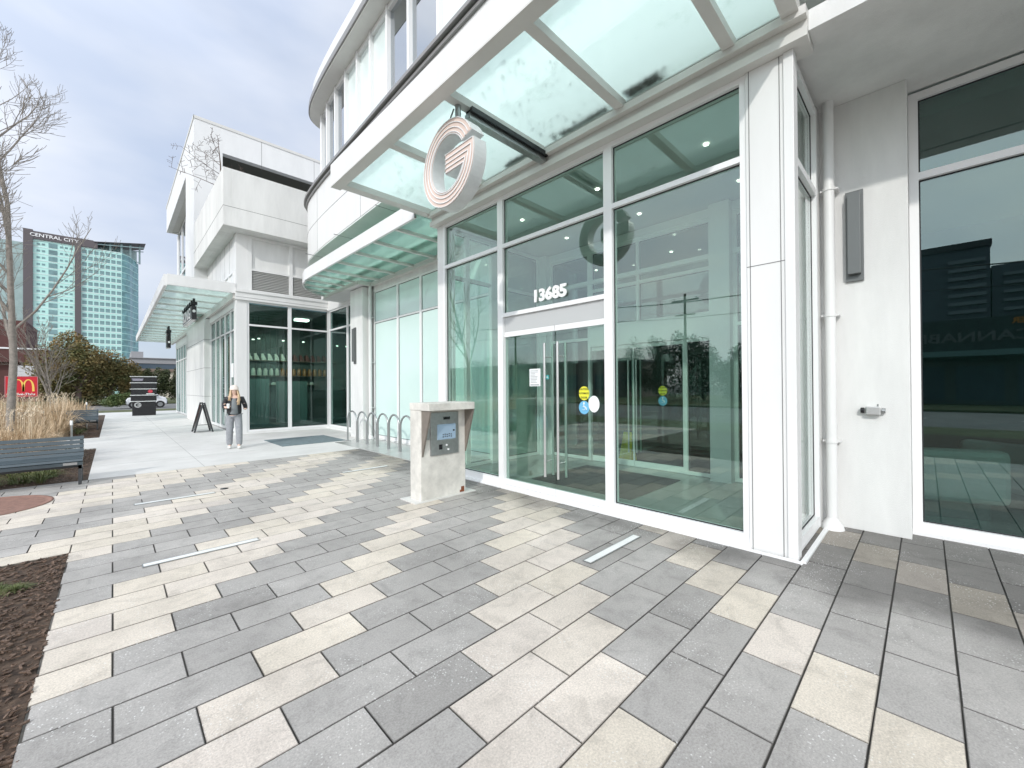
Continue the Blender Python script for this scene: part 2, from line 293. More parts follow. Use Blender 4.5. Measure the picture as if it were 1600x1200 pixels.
def text(name, s, size, loc, r, u, m, parent=None, depth=.01, bold=0.0, align='CENTER', sx=1.0, label=None):
    cu = bpy.data.curves.new('t', 'FONT'); cu.body = s; cu.size = size; cu.extrude = depth/2; cu.offset = bold; cu.align_x = align; cu.align_y = 'CENTER'; cu.resolution_u = 3
    to = bpy.data.objects.new('t', cu); C.objects.link(to); dg = bpy.context.evaluated_depsgraph_get()
    me = bpy.data.meshes.new_from_object(to.evaluated_get(dg)); C.objects.unlink(to); bpy.data.objects.remove(to)
    r, u = Vector(r), Vector(u); n = r.cross(u); loc = Vector(loc)
    o0 = wloc(parent)
    for v in me.vertices: v.co = loc+r*v.co.x*sx+u*v.co.y+n*v.co.z-o0
    me.materials.clear(); me.materials.append(m); me.name = name
    o = bpy.data.objects.new(name, me); C.objects.link(o)
    if parent: o.parent = parent
    return o
def copy_tree(o, parent=None):
    c = o.copy(); C.objects.link(c)
    if parent: c.parent = parent
    for ch in list(o.children): copy_tree(ch, c)
    return c
W_ = ((0, -1, 0), (0, 0, 1))     # basis of faces looking at -X
S_ = ((1, 0, 0), (0, 0, 1))      # basis of faces looking at -Y
def seams(b, axis, plane, lines, w=.012, d=.003):
    for (a0, z0, a1, z1) in lines:
        if axis == 'X': b.box(plane-d, plane+.01, min(a0, a1)-(w/2 if a0 == a1 else 0), max(a0, a1)+(w/2 if a0 == a1 else 0), min(z0, z1)-(w/2 if z0 == z1 else 0), max(z0, z1)+(w/2 if z0 == z1 else 0))
        else: b.box(min(a0, a1)-(w/2 if a0 == a1 else 0), max(a0, a1)+(w/2 if a0 == a1 else 0), plane-d, plane+.01, min(z0, z1)-(w/2 if z0 == z1 else 0), max(z0, z1)+(w/2 if z0 == z1 else 0))

# ------------------------------------------------------------------ SETTING
tag(bx('ground', M['road'], None, (-600, 600, -300, 900, -.5, -.16)), kind='structure')
tag(bx('road', M['road'], None, (-24, -9.5, -200, 44, -.155, -.15), (-120, 80, 44.01, 62, -.155, -.15)), kind='structure')
lm = MB()
for y in range(-60, 44, 6): lm.box(-16.9, -16.75, y, y+3, -.146, -.142)
for x in range(-60, 60, 6): lm.box(x, x+3, 53, 53.15, -.146, -.142)
tag(lm.build('road_markings', M['signwhite']), kind='structure')
tag(bx('verge_lawn', M['lawn'], None, (-9.5, -6.2, -30, 36, -.15, -.02), (-60, 30, 39, 43.8, -.15, -.03), (-60, 60, 62.2, 110, -.15, -.02), (-60, -24.2, -60, 44, -.15, -.02)), kind='structure')
tag(bx('sidewalk', M['sidewalk'], None, (-.31, 6.4, 10.395, 36, -.15, .0), (-6.2, -.31, 15.8, 19.2, -.15, .0), (-40, 12, 36.004, 39, -.15, -.004), bevel=0), kind='structure')
jn = MB()
for y in (12.1, 14.6, 17.1, 19.6, 22.1, 24.6, 27.1, 29.6, 32.1, 34.6): jn.box(-.3, 3.0, y-.004, y+.004, .0, .0012)
for x in (1.35,): jn.box(x-.004, x+.004, 10.4, 36, .0, .0012)
tag(jn.build('sidewalk_joints', mat('joint_grey', (.33, .33, .32), .9)), kind='structure')  # plain grey lines along the slab joints
tag(bx('planting_bed', M['soil'], None, (-6.2, -.308, -8, 5.889, -.15, -.012), (-6.2, -.308, 10.41, 15.79, -.15, -.02), (-6.2, -.325, 19.21, 35.99, -.15, -.02)), kind='structure')
tag(bx('paving_bed', mat('dark_joint_sand', (.045, .045, .042), .95, scale=.9, col2=(.16, .15, .13), var=.2), None, (-.31, 12, -8, 10.39, -.15, -.012), (-6.2, -.31, 5.89, 10.39, -.15, -.012)), kind='structure')
# pavers
TAN = {-7, -6, -3, 0, 1, 4, 8, -10, -11, -14, -15, -16, -20, -21, -24, -25, 12, 13, 16, -28, -29, -32}
def pavers():
    vs, fs, cols = [], [], []
    rg = random.Random(3)
    def quad(x0, x1, y0, y1, c):
        g = .0038; j = lambda: rg.uniform(-.0012, .0012)
        z = rg.uniform(-.0014, .0008)
        o = len(vs); b = .003
        vs.extend([(x0+g, y0+g, -.015), (x1-g, y0+g, -.015), (x1-g, y1-g, -.015), (x0+g, y1-g, -.015),
                   (x0+g+j(), y0+g+j(), z-.002), (x1-g+j(), y0+g+j(), z-.002), (x1-g+j(), y1-g+j(), z-.002), (x0+g+j(), y1-g+j(), z-.002),
                   (x0+g+b, y0+g+b, z), (x1-g-b, y0+g+b, z), (x1-g-b, y1-g-b, z), (x0+g+b, y1-g-b, z)])
        for f in ((8, 9, 10, 11), (4, 5, 9, 8), (5, 6, 10, 9), (6, 7, 11, 10), (7, 4, 8, 11), (0, 1, 5, 4), (1, 2, 6, 5), (2, 3, 7, 6), (3, 0, 4, 7)):
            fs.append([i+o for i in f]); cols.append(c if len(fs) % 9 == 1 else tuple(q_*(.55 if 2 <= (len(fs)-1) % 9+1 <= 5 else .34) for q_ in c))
    for r in range(-24, 34):
        y0 = .19+.3*r; y1 = y0+.3; off = 0 if r % 2 == 0 else .3
        xmin = -.31 if y1 < 5.95 else -6.2
        for k in range(-12, 14):
            x0 = off+.6*k; x1 = x0+.6
            if x1 <= xmin+.02 or x0 > 7.2: continue
            if y0 > .1 and x0 > 6.0: continue
            xa = max(x0, xmin)
            d = round((x0-.3*r)/.6)
            if d in TAN:
                h = rg.uniform(.93, 1.06); q = rg.uniform(.97, 1.03); c = (.69*h, .622*h, .54*h*q)
            else:
                h = rg.uniform(.94, 1.08)*(.88 if rg.random() < .15 else 1); c = (.43*h, .41*h, .388*h)
            quad(xa, x1, y0, y1, c)
    me = bpy.data.meshes.new('paving'); me.from_pydata(vs, [], fs)
    ca = me.color_attributes.new('paver', 'FLOAT_COLOR', 'CORNER'); li = 0
    for f, c in zip(fs, cols):
        for _ in f: ca.data[li].color = (*c, 1); li += 1
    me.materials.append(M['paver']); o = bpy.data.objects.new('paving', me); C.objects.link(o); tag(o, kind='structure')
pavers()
# mulch chips
def chips(name, n, regs, m, s0, s1, z=-.02, parent=None):
    b = MB(); rg = random.Random(5)
    for _ in range(n):
        x0, x1, y0, y1 = rg.choice(regs); x, y = rg.uniform(x0, x1), rg.uniform(y0, y1)
        a = rg.uniform(0, 6.3); l = rg.uniform(s0, s1); wd = l*rg.uniform(.25, .5); t = rg.uniform(-.35, .35)
        d = Vector((math.cos(a), math.sin(a), t)).normalized()*l; e = Vector((-math.sin(a), math.cos(a), rg.uniform(-.3, .3))).normalized()*wd; h = Vector((0, 0, .006))
        c = Vector((x, y, z+rg.uniform(.004, .02)))
        b.add([c-d-e, c+d-e*.6, c+d*.8+e, c-d*.7+e*.8, c-d-e+h, c+d-e*.6+h, c+d*.8+e+h, c-d*.7+e*.8+h], [(4, 5, 6, 7), (0, 1, 5, 4), (1, 2, 6, 5), (2, 3, 7, 6), (3, 0, 4, 7)])
    return b.build(name, m, parent)
tag(chips('bark_mulch', 13000, [(-1.9, -.30, 1.5, 5.89), (-1.9, -.315, 1.5, 5.88), (-2.5, -.34, 10.42, 15.7), (-1.2, -.34, 19.3, 26)], M['mulch'], .006, .024, -.014), 'brown bark mulch covering the planting beds', 'mulch', kind='stuff')

def blades(b, cx, cy, z0, n, h, spread, wd, rg, droop=.6, seg=4):
    for _ in range(n):
        a = rg.uniform(0, 6.283); rr = spread*.18*rg.random(); x, y = cx+rr*math.cos(a), cy+rr*math.sin(a)
        H = h*rg.uniform(.55, 1.1); out = spread*rg.uniform(.15, 1.0); a2 = a+rg.uniform(-.5, .5); pts = []
        for i in range(seg+1):
            t = i/seg; pts.append(Vector((x+math.cos(a2)*out*t**1.3, y+math.sin(a2)*out*t**1.3, z0+H*(t-droop*t**3*(out/spread)))))
        sd = Vector((-math.sin(a2), math.cos(a2), rg.uniform(-.3, .3)))*wd*rg.uniform(.6, 1.2)
        vs = []
        for i, p in enumerate(pts):
            q = 1-.75*(i/seg)**2; vs += [p-sd*q, p+sd*q]
        b.add(vs, [(2*i, 2*i+1, 2*i+3, 2*i+2) for i in range(seg)])
rg = random.Random(11)
gb = MB()
for _ in range(150):
    x, y = rg.uniform(-6.0, -1.15), rg.uniform(11.6, 15.2)
    blades(gb, x, y, -.02, 120, 1.18, .78, .0062, rg, .80, 5)
for _ in range(170):
    x, y = rg.uniform(-6.4, -1.0), rg.uniform(19.6, 31)
    blades(gb, x, y, -.02, 75, 1.42, .8, .010, rg, .68)
for y in (11.9, 12.5, 13.2, 13.9, 14.6, 15.2): blades(gb, -1.05+rg.uniform(-.12, .05), y, -.02, 130, .85, .5, .006, rg, .8)
tag(gb.build('ornamental_grass', M['straw']), 'dry straw coloured ornamental grass filling the raised bed', 'grass', kind='stuff')
pb = MB()
for _ in range(520):
    x, y = rg.uniform(-6.2, -1.15), rg.choice((rg.uniform(12.2, 15.3), rg.uniform(19.6, 28))); h = rg.uniform(1.15, 1.42) if y > 16 else rg.uniform(.95, 1.22)
    a = rg.uniform(0, 6.3); d = Vector((math.cos(a)*.1, math.sin(a)*.1, .12)); p = Vector((x, y, h-.05))
    pb.tube([p-Vector((0, 0, .35)), p], .004, 3, cap=False)
    for k in range(9):
        e = Vector((rg.uniform(-1, 1), rg.uniform(-1, 1), rg.uniform(.2, 1.4))).normalized()*rg.uniform(.05, .1); q = p+d*(k/9)
        n = e.cross(Vector((0, 0, 1))).normalized()*.007
        pb.add([q-n, q+n, q+e], [(0, 1, 2)])
tag(pb.build('grass_plumes', M['plume']), 'pale feathery seed plumes over the dry grass', 'grass', kind='stuff')
sb = MB()
for y0, y1, n in ((10.6, 11.6, 36), (19.3, 24, 26), (14.8, 15.7, 12)):
    for _ in range(n): blades(sb, rg.uniform(-2.4, -.75), rg.uniform(y0, y1), -.02, 40, .26, .28, .005, rg, .8, 3)
for _ in range(4): blades(sb, -.66+rg.uniform(-.14, .14), 5.2+rg.uniform(-.15, .15), -.02, 110, .08, .13, .003, rg, .8, 3)
tag(sb.build('low_sedge', M['sedge']), 'low green sedge tufts at the edge of the planting beds', 'grass', kind='stuff')

# ------------------------------------------------------------------ MAIN BUILDING
B = thing('office_building', (4.5, 6, 0), 'white building with glazed corner entrance, curved upper storey and green glass canopies', 'building')
FR, IN = M['frame'], M['inframe']
def window(parent, axis, plane, a0, a1, z0, z1, pane_mat, fw=.06, depth=.10, transoms=(), mull=(), side=1, name='window', fm=None, inset=.05, ftop=None, fbot=None):
    """frame in plane; axis 'X' = pane lies in plane X=const; transom/mullion members; pane as sub-part"""
    b = MB(); p0, p1 = plane, plane+depth*side; fm = fm or FR; ft = ftop or fw; fb = fbot or fw
    def bb(s0, s1, q0, q1, e=0):
        if axis == 'X': b.box(p0-e*side, p1, s0, s1, q0, q1)
        else: b.box(s0, s1, p0-e*side, p1, q0, q1)
    bb(a0, a0+fw, z0, z1); bb(a1-fw, a1, z0, z1); bb(a0+fw, a1-fw, z1-ft, z1, -.002); bb(a0+fw, a1-fw, z0, z0+fb, -.002)
    for t in transoms: bb(a0+fw, a1-fw, t-fw*.5, t+fw*.5, -.002)
    for mm in mull: bb(mm-fw*.45, mm+fw*.45, z0+fb, z1-ft, .001)
    w_ = b.build(name, fm, parent)
    g = MB(); q0, q1 = plane+side*inset, plane+side*(inset+.012)
    if axis == 'X': g.box(q0, q1, a0+fw*.5, a1-fw*.5, z0+fb*.5, z1-ft*.5)
    else: g.box(a0+fw*.5, a1-fw*.5, q0, q1, z0+fb*.5, z1-ft*.5)
    g.build('pane', pane_mat, w_)
    # gasket line
    k = MB(); e = .012; q = plane+side*(inset-.004)
    zs = [z0+fb] + [x for t in sorted(transoms) for x in (t-fw*.5, t+fw*.5)] + [z1-ft]; ms = [a0+fw] + [x for t in sorted(mull) for x in (t-fw*.45, t+fw*.45)] + [a1-fw]
    for i in range(0, len(zs), 2):
        for j in range(0, len(ms), 2):
            y0, y1, h0, h1 = ms[j], ms[j+1], zs[i], zs[i+1]
            for (s0, s1, t0, t1) in ((y0, y1, h1-e, h1), (y0, y1, h0, h0+e), (y0, y0+e, h0+e, h1-e), (y1-e, y1, h0+e, h1-e)):
                if axis == 'X': k.box(q, q+side*.008, s0, s1, t0, t1)
                else: k.box(s0, s1, q, q+side*.008, t0, t1)
    k.build('gasket', M['gasket'], w_)
    return w_
VG = M['vest_glass']
# vestibule glazing, plane X=4.5, from far to near
window(B, 'X', 4.46, 4.80, 6.38, .0, 4.66, VG, .06, .12, transoms=(3.85,), fbot=.13)
window(B, 'X', 4.462, 2.80, 4.80, 2.71, 4.66, VG, .06, .12, transoms=(3.85,), name='transom_window')
window(B, 'X', 4.46, 1.22, 2.80, .0, 4.66, VG, .06, .12, transoms=(3.85,), fbot=.13)
bx('door_header', mat('header_grey', (.50, .51, .51), .35), B, (4.50, 4.6, 2.86, 4.74, 2.47, 2.712))
bx('jamb', FR, B, (4.458, 4.58, 4.741, 4.80, 0, 2.712)); bx('jamb', FR, B, (4.458, 4.58, 2.80, 2.859, 0, 2.712))
bx('threshold', FR, B, (4.40, 4.62, 1.2, 6.42, -.01, .03), (4.36, 4.40, .78, 6.42, -.01, .015), (4.40, 5.7, .76, .80, -.01, .018))
def leaf(y0, y1, hy):
    o = MB().box(4.517, 4.529, y0+.003, y1-.003, .12, 2.40).build('door', VG, B)
    for z0, z1 in ((.035, .125), (2.39, 2.468)): MB().box(4.50, 4.545, y0, y1, z0, z1).build('rail', FR, o)
    h = MB()
    for x in (4.43, 4.61):
        h.tube([(x, hy, .30), (x, hy, 2.22)], .019, 12)
        for z in (.52, 2.02): h.tube([(x, hy, z), (4.52, hy, z)], .009, 8)
    h.build('handle', M['steel'], o)
    return o
leaf(3.715, 4.738, 3.84); leaf(2.862, 3.705, 3.60)
# corner column, sides
bx('corner_column', M['white'], B, (4.44, 4.80, .90, 1.22, 0, 4.66), (4.42, 4.56, .82, .90, 0, 4.66), bevel=.004)
s = MB(); seams(s, 'X', 4.44, [(.9, 2.75, 1.22, 2.75), (1.19, 0, 1.19, 4.66), (.935, 0, .935, 4.66)], .006); s.build('column_joint', M['seam'], B)
window(B, 'Y', .83, 4.56, 5.62, .03, 4.66, M['side_glass'], .07, .08, transoms=(3.72,), fbot=.12)
bx('corner_column', M['white'], B, (4.46, 4.74, 6.38, 6.56, 0, 4.66), bevel=.004)
# beam over the glazing, soffit, wall band above
bx('beam', M['beam'], B, (4.33, 4.62, .7, 6.62, 4.66, 4.74), (4.36, 4.62, .7, 6.60, 4.74, 4.90), (4.28, 4.36, .7, 6.62, 4.82, 4.9))
bx('soffit', M['stucco'], B, (4.62, 6.14, -8, 6.56, 4.74, 4.88), (4.38, 4.62, -8, .698, 4.72, 4.9))
bx('wall', M['stucco'], B, (5.84, 6.29, .112, .92, 0, 4.74), (5.66, 5.84, .84, .94, 0, 4.74), bevel=.006)
# curved upper storey ---------------------------------------------------------
edge = [(3.75, -8), (3.86, -4), (3.98, 0), (4.08, 3), (4.15, 6), (4.21, 8), (4.28, 10), (4.35, 12), (4.45, 13.4), (4.56, 14.1), (4.72, 14.55), (4.98, 14.85), (5.35, 15.0), (6.2, 15.05)]
def smooth_edge(e, n=4):
    o = []
    for i in range(len(e)-1):
        p0, p1, p2, p3 = [Vector(e[max(0, min(len(e)-1, i+k))]) for k in (-1, 0, 1, 2)]
        for j in range(n):
            t = j/n; o.append(.5*((2*p1)+(-p0+p2)*t+(2*p0-5*p1+4*p2-p3)*t*t+(-p0+3*p1-3*p2+p3)*t**3))
    o.append(Vector(e[-1])); return o
E1 = smooth_edge(edge)
def offs(e, d):
    r = []
    for i, p in enumerate(e):
        t = (e[min(i+1, len(e)-1)]-e[max(i-1, 0)]).normalized(); r.append(Vector((p.x+t.y*d, p.y-t.x*d)))   # +d = inwards (+X)
    return r
def slab(name, m, e, z0, z1, parent, back=9.0, thick=None):
    """solid between curved edge e and x=back"""
    b = MB(); n = len(e)
    q = [(p.x, p.y) for p in e]+[(back, e[-1].y), (back, e[0].y)]
    k = len(q); vs = [(x, y, z0) for x, y in q]+[(x, y, z1) for x, y in q]
    b.add(vs, [tuple(range(k)), tuple(reversed(range(k, 2*k)))])
    b.add(vs[:n]+vs[k:k+n], [(i, n+i, n+i+1, i+1) for i in range(n-1)], True)
    b.add([vs[n-1], vs[n], vs[k+n], vs[k+n-1]], [(0, 3, 2, 1)]); b.add([vs[n], vs[n+1], vs[k+n+1], vs[k+n]], [(0, 3, 2, 1)]); b.add([vs[n+1], vs[0], vs[k], vs[k+n+1]], [(0, 3, 2, 1)])
    return b.build(name, m, parent)
slab('upper_floor_soffit', M['soffit'], offs(E1, .01), 5.68, 5.72, B)
slab('upper_floor_band', M['white'], E1, 5.72, 7.56, B)
slab('flashing', M['gutter'], offs(E1, -.05), 7.56, 7.62, B); slab('flashing', M['gutter'], offs(E1, -.11), 7.66, 7.73, B); slab('flashing', M['beam'], offs(E1, .05), 7.62, 7.66, B)
def ribbon(b, e, d, z0, z1, w=.01):
    a = offs(e, d); c = offs(e, d+w); vs = []
    for p, q in zip(a, c): vs += [(p.x, p.y, z0), (p.x, p.y, z1), (q.x, q.y, z1), (q.x, q.y, z0)]
    fs = []
    for i in range(len(e)-1):
        for j in range(4): fs.append((4*i+j, 4*i+4+j, 4*i+4+(j+1) % 4, 4*i+(j+1) % 4))
    b.add(vs, fs)
s = MB(); ribbon(s, E1, -.003, 6.62, 6.632); s.build('panel_joint', M['seam'], B)
s = MB()
def seamv(b, e, y, z0, z1, d=-.003):
    i = min(range(len(e)), key=lambda k: abs(e[k].y-y)); p = offs(e, d)[i]; b.box(p.x, p.x+.02, p.y-.004, p.y+.004, z0, z1)
for y in (12.6, 9.6, 6.6): seamv(s, E1, y, 5.72, 7.56)
seams(s, 'Y', 5.7, [])
s.build('panel_joint', M['seam'], B); s = MB()
for y in (8.6, 11.0, 13.2): s.box(4.2, 8, y-.006, y+.006, 5.676, 5.69)
s.build('soffit_joint', M['seam'], B)
EW = offs(E1, .5)
slab('parapet_band', M['white'], offs(E1, .40), 7.73, 8.05, B)
ys = [-6.5, -5.3, -4.1, -2.9, -1.7, -.5, .7, 1.9, 3.1, 4.3, 5.5, 6.7, 7.9, 8.95, 9.9, 10.75, 11.6, 12.45, 13.3, 14.1]
def xat(e, y):
    for i in range(len(e)-1):
        if e[i].y <= y <= e[i+1].y and e[i+1].y > e[i].y: t = (y-e[i].y)/(e[i+1].y-e[i].y); return e[i].x+t*(e[i+1].x-e[i].x)
    return e[-1].x
for i in range(len(ys)-1):
    y0, y1 = ys[i], ys[i+1]; x0, x1 = xat(EW, y0), xat(EW, y1); sp = i in (13, 14, 15, 5, 6, 10)
    fb = MB(); fb.bar((x0, y0, 8.05), (x0, y0, 10.72), .085, .16, (1, 0, 0)); fb.bar((x0, y0, 10.66), (x1, y1, 10.66), .10, .12); fb.bar((x0, y0, 8.09), (x1, y1, 8.09), .10, .08)
    if i == len(ys)-2: fb.bar((x1, y1, 8.05), (x1, y1, 10.72), .12, .2, (1, 0, 0))
    wo = fb.build('window', FR, B)
    MB().bar((x0+.03, y0, 9.37), (x1+.03, y1, 9.37), .02, 2.6).build('pane', M['mintlight'] if sp else M['up_glass'], wo)
bx('wall', M['white'], B, (5.35, 8.5, 14.1, 14.5, 7.73, 10.72), (8.7, 8.9, -8, 14.4, 4.9, 10.7))
b_ = MB(); b_.box(5.55, 8.6, -8, 14.0, 7.74, 7.78); b_.build('upper_floor', M['roomgreen'], B)
EE = offs(E1, .08)
slab('roof_soffit', M['beam'], EE, 10.72, 10.76, B); slab('roof_edge', M['gutter'], offs(E1, .04), 10.76, 10.92, B); slab('roof', M['white'], offs(E1, .16), 10.92, 11.5, B)
# middle wing -------------------------------------------------------------------
WX = 5.84
yy = [6.56, 7.65, 8.55, 9.42, 10.55, 11.5, 12.15]
ws = [6.6, 7.5, 8.45, 9.4, 10.62, 12.1]
for i in range(len(ws)-1):
    window(B, 'X', WX, ws[i], ws[i+1], .05, 4.6, M['mint'], .05, .1, transoms=(3.62,), inset=.03, fbot=.08)
bx('wall', M['stucco'], B, (WX+.16, 8.9, 6.6, 12.1, 0, 5.68), (WX-.01, WX+.15, 6.6, 12.1, 4.6, 4.75), (WX-.03, WX+.1, 6.6, 12.1, 0, .05))
bx('column', M['stucco'], B, (5.52, 6.3, 12.2, 13.1, 0, 4.72), bevel=.006)
window(B, 'X', 6.1, 13.1, 14.76, .1, 4.62, M['dark_glass'], .06, .1, transoms=(3.85,), name='window')
window(B, 'X', 6.1, 14.76, 16.5, .1, 4.62, M['dark_glass'], .06, .1, transoms=(3.85,), name='window')
bx('wall', M['white'], B, (6.06, 6.3, 13.1, 16.6, 0, .1), (6.06, 6.3, 13.1, 16.6, 4.62, 5.0), (6.2, 8.9, 13.2, 13.3, 0, 5.7))
# middle canopy: curved far end
def canopy_mid():
    pts = [(4.1, 6.75), (4.1, 12.3), (4.14, 13.0), (4.26, 13.6), (4.5, 14.1), (4.9, 14.55), (5.4, 14.85), (5.95, 15.0)]
    e = smooth_edge(pts, 4); g = MB(); k = len(e)
    q = [(p.x, p.y) for p in e]+[(5.95, 12.2), (5.5, 12.15), (5.5, 12.1), (5.72, 12.0), (5.72, 6.75)]
    g.add([(x, y, 4.86) for x, y in q]+[(x, y, 4.875) for x, y in q], [tuple(range(len(q))), tuple(reversed(range(len(q), 2*len(q))))])
    cn = MB(); ribbon(cn, e, -.03, 4.80, 5.12, .05); c = cn.build('canopy', M['white'], B)
    g.build('glass_panel', M['awn2'], c)
    pu = MB()
    for y in (7.55, 8.55, 9.55, 10.55, 11.5): pu.box(4.13, 5.72, y-.035, y+.035, 4.80, 4.86)
    for y, x1 in ((12.25, 5.3), (12.95, 5.4), (13.6, 5.5), (14.2, 5.6)): pu.box(xat([p for p in e], y)+.03, x1, y-.03, y+.03, 4.81, 4.86)
    pu.box(5.72, 5.86, 6.6, 12.2, 4.74, 4.88); pu.box(5.3, 5.36, 12.1, 14.9, 4.74, 4.86); pu.box(5.36, 5.86, 12.04, 12.12, 4.74, 4.86)
    pu.box(5.0, 5.08, 6.75, 14.4, 4.88, 4.96)
    pu.build('purlin', M['beam'], c)
    bx('beam', M['white'], B, (5.36, 6.3, 12.12, 15.2, 4.75, 5.0))
canopy_mid()
bx('downpipe', M['white'], B, (0, 0, 0, 0, 0, 0)).hide_render = False
bpy.data.objects.remove(bpy.data.objects['downpipe'])
def pipe(x, y, kick, z0=.0):
    b = MB(); b.tube([(x, y, z0), (x, y, 4.2), (x+kick, y+.0, 4.4), (x+kick, y, 4.74)], .05, 14)
    for z in (.95, 2.35, 3.75): b.tube([(x, y, z), (x, y, z+.035)], .058, 14); b.box(x, x+.12, y-.08, y+.08, z+.008, z+.026)
    b.lathe((x, y, z0), [(.11, 0), (.10, .04), (.06, .10), (.05, .12)], 16)
    return b.build('downpipe', M['white'], B)
pipe(5.70, .74, .0); pipe(5.72, 12.1, .0)
# entrance canopy ---------------------------------------------------------------
cn = MB(); cn.box(2.52, 2.62, .75, 6.72, 4.86, 5.2); can = cn.build('canopy', M['white'], B)
g = MB()
for y0, y1 in ((.86, 1.28), (1.36, 2.46), (2.56, 3.72), (3.84, 5.02), (5.12, 6.58)): g.box(2.62, 4.36, y0-.03, y1+.03, 4.975, 4.99)
g.build('glass_panel', M['awn'], can)
pu = MB()
for y in (1.32, 2.51, 3.78, 5.07): pu.box(2.62, 4.33, y-.055, y+.055, 4.88, 4.97)
pu.box(2.62, 4.33, 6.55, 6.72, 4.87, 4.97); pu.box(2.62, 4.33, .75, .88, 4.87, 4.97); pu.box(2.52, 2.68, .75, 6.72, 4.84, 4.86)
pu.build('purlin', M['beam'], can)
tag(chips('leaf_litter', 700, [(4.16, 4.34, 1.9, 2.4), (4.2, 4.34, 2.6, 3.6), (4.22, 4.34, 3.9, 4.4), (2.95, 3.3, 5.14, 5.3), (2.64, 4.3, 5.2, 6.4), (2.7, 4.3, 2.6, 3.6)], M['mulch'], .008, .022, 4.992, can), kind='stuff')
tag(chips('leaf_litter', 1500, [(4.18, 4.34, 2.0, 2.42), (4.26, 4.34, 2.7, 3.4), (4.27, 4.34, 4.0, 4.5), (2.95, 3.25, 5.14, 5.2)], M['mulch'], .01, .02, 4.992, can), kind='stuff')
# light bar under canopy
lb = thing('light_bar', (3.0, 3.78, 4.8), 'long dark edged linear lamp under the entrance canopy', 'lamp')
bx('housing', M['steel_dull'], lb, (2.98, 4.33, 3.70, 3.80, 4.74, 4.81)); bx('bracket', M['black'], lb, *[(x, x+.03, 3.69, 3.83, 4.81, 4.88) for x in (3.02, 3.5, 3.98, 4.28)], (2.98, 4.33, 3.66, 3.70, 4.80, 4.86))
text('house_number', '13685', .235, (4.495, 3.80, 2.93), *W_, M['signwhite'], B, .02, bold=.011, sx=1.10)
# interior of vestibule -----------------------------------------------------------
bx('lobby_floor', M['tile'], B, (4.6, 16, .94, 12.05, -.1, .012), (6.2, 16, -8, .9, -.1, .012))
bx('lobby_ceiling', M['ceil'], B, (4.62, 15, .94, 6.6, 4.62, 4.73), (8.9, 15, 6.6, 12, 4.62, 4.73), (6.0, 8.9, 6.35, 6.6, 4.6, 4.62), (6.3, 15, -8, .1, 4.5, 4.72))
bx('lobby_wall', M['roomgreen'], B, (14, 14.2, -8, 12, 0, 4.7), (6.14, 14, .935, 1.05, 0, 4.62), (6.3, 14, -8, -7.8, 0, 4.7), (7.6, 14, 7.6, 7.75, 0, 4.62), (11.2, 11.4, -8, .9, 0, 4.6))
bx('inner_column', IN, B, (7.08, 7.34, 2.2, 2.52, 0, 4.6), (5.6, 5.85, 6.28, 6.37, 0, 4.6), (7.1, 7.35, 6.1, 6.4, 0, 4.6), (7.25, 7.35, .95, 1.3, 0, 4.6), (4.95, 5.05, 6.31, 6.38, 0, 4.6), (6.5, 6.65, 1.05, 1.2, 0, 4.6))
bx('inner_header', IN, B, (7.22, 7.36, 2.52, 5.0, 2.42, 2.80), (7.22, 7.33, .95, 6.1, 3.75, 3.83), (7.22, 7.33, .95, 6.1, 4.45, 4.6))
for a0, a1, z0, z1, tr in ((5.0, 6.1, .02, 4.45, (2.6,)), (2.52, 3.02, .02, 2.42, ()), (2.52, 5.0, 2.80, 4.45, (3.6,)), (1.3, 2.2, .02, 4.45, (2.6,))):
    window(B, 'X', 7.25, a0, a1, z0, z1, M['inner_glass'], .06, .08, transoms=tr, fm=IN, name='inner_window', mull=((3.9,) if a1-a0 > 2 else ()))
def ileaf(y0, y1, hy):
    d = MB(); d.box(7.28, 7.32, y0, y1, .02, .13); d.box(7.28, 7.32, y0, y1, 2.34, 2.415); d.box(7.28, 7.32, y0, y0+.02, .13, 2.34)
    o = d.build('inner_door', IN, B); MB().box(7.295, 7.305, y0+.02, y1, .12, 2.35).build('pane', M['inner_glass'], o)
    h = MB(); [h.tube([(x, hy, .3), (x, hy, 2.1)], .016, 8) for x in (7.21, 7.38)]; h.build('handle', M['steel'], o)
ileaf(3.03, 4.0, 3.92); ileaf(4.01, 4.98, 4.09)
window(B, 'Y', 6.30, 4.62, 7.1, .02, 4.6, M['inner_glass'], .06, .07, mull=(5.9,), transoms=(3.7,), fm=IN, name='inner_window')
dl = MB()
for x, y in ((5.3, 1.9), (5.3, 3.5), (5.3, 5.1), (6.6, 1.9), (6.6, 3.5), (6.6, 5.1), (9, 2), (9, 4), (9, 6), (11, 3), (11, 5)): dl.lathe((x, y, 4.605), [(.032, 0), (.032, .012)], 12)
dl.build('downlight', M['lamp'], B)
tag(bx('door_mat', M['matblk'], None, (5.12, 6.75, 2.88, 4.75, .012, .022)), 'large black entrance mat inside the glass doors', 'mat')
tag(bx('lobby_mat', M['matblk'], None, (7.6, 10.2, 2.2, 4.9, .012, .022)), 'dark runner mat beyond the inner lobby doors', 'mat')
ws_ = thing('wet_floor_sign', (7.75, 4.42, .012), 'yellow folding wet floor sign seen through the inner doors', 'floor sign')
for sx in (-1, 1):
    b = MB(); b.prism([(-.14, 0), (.14, 0), (.09, .62), (-.09, .62)], (7.75+sx*.13, 4.42, .012), (0, -1, 0), Vector((-sx*.2, 0, .98)).normalized(), .012); b.build('panel', mat('floor_sign_yellow', (.75, .55, .03), .5), ws_)
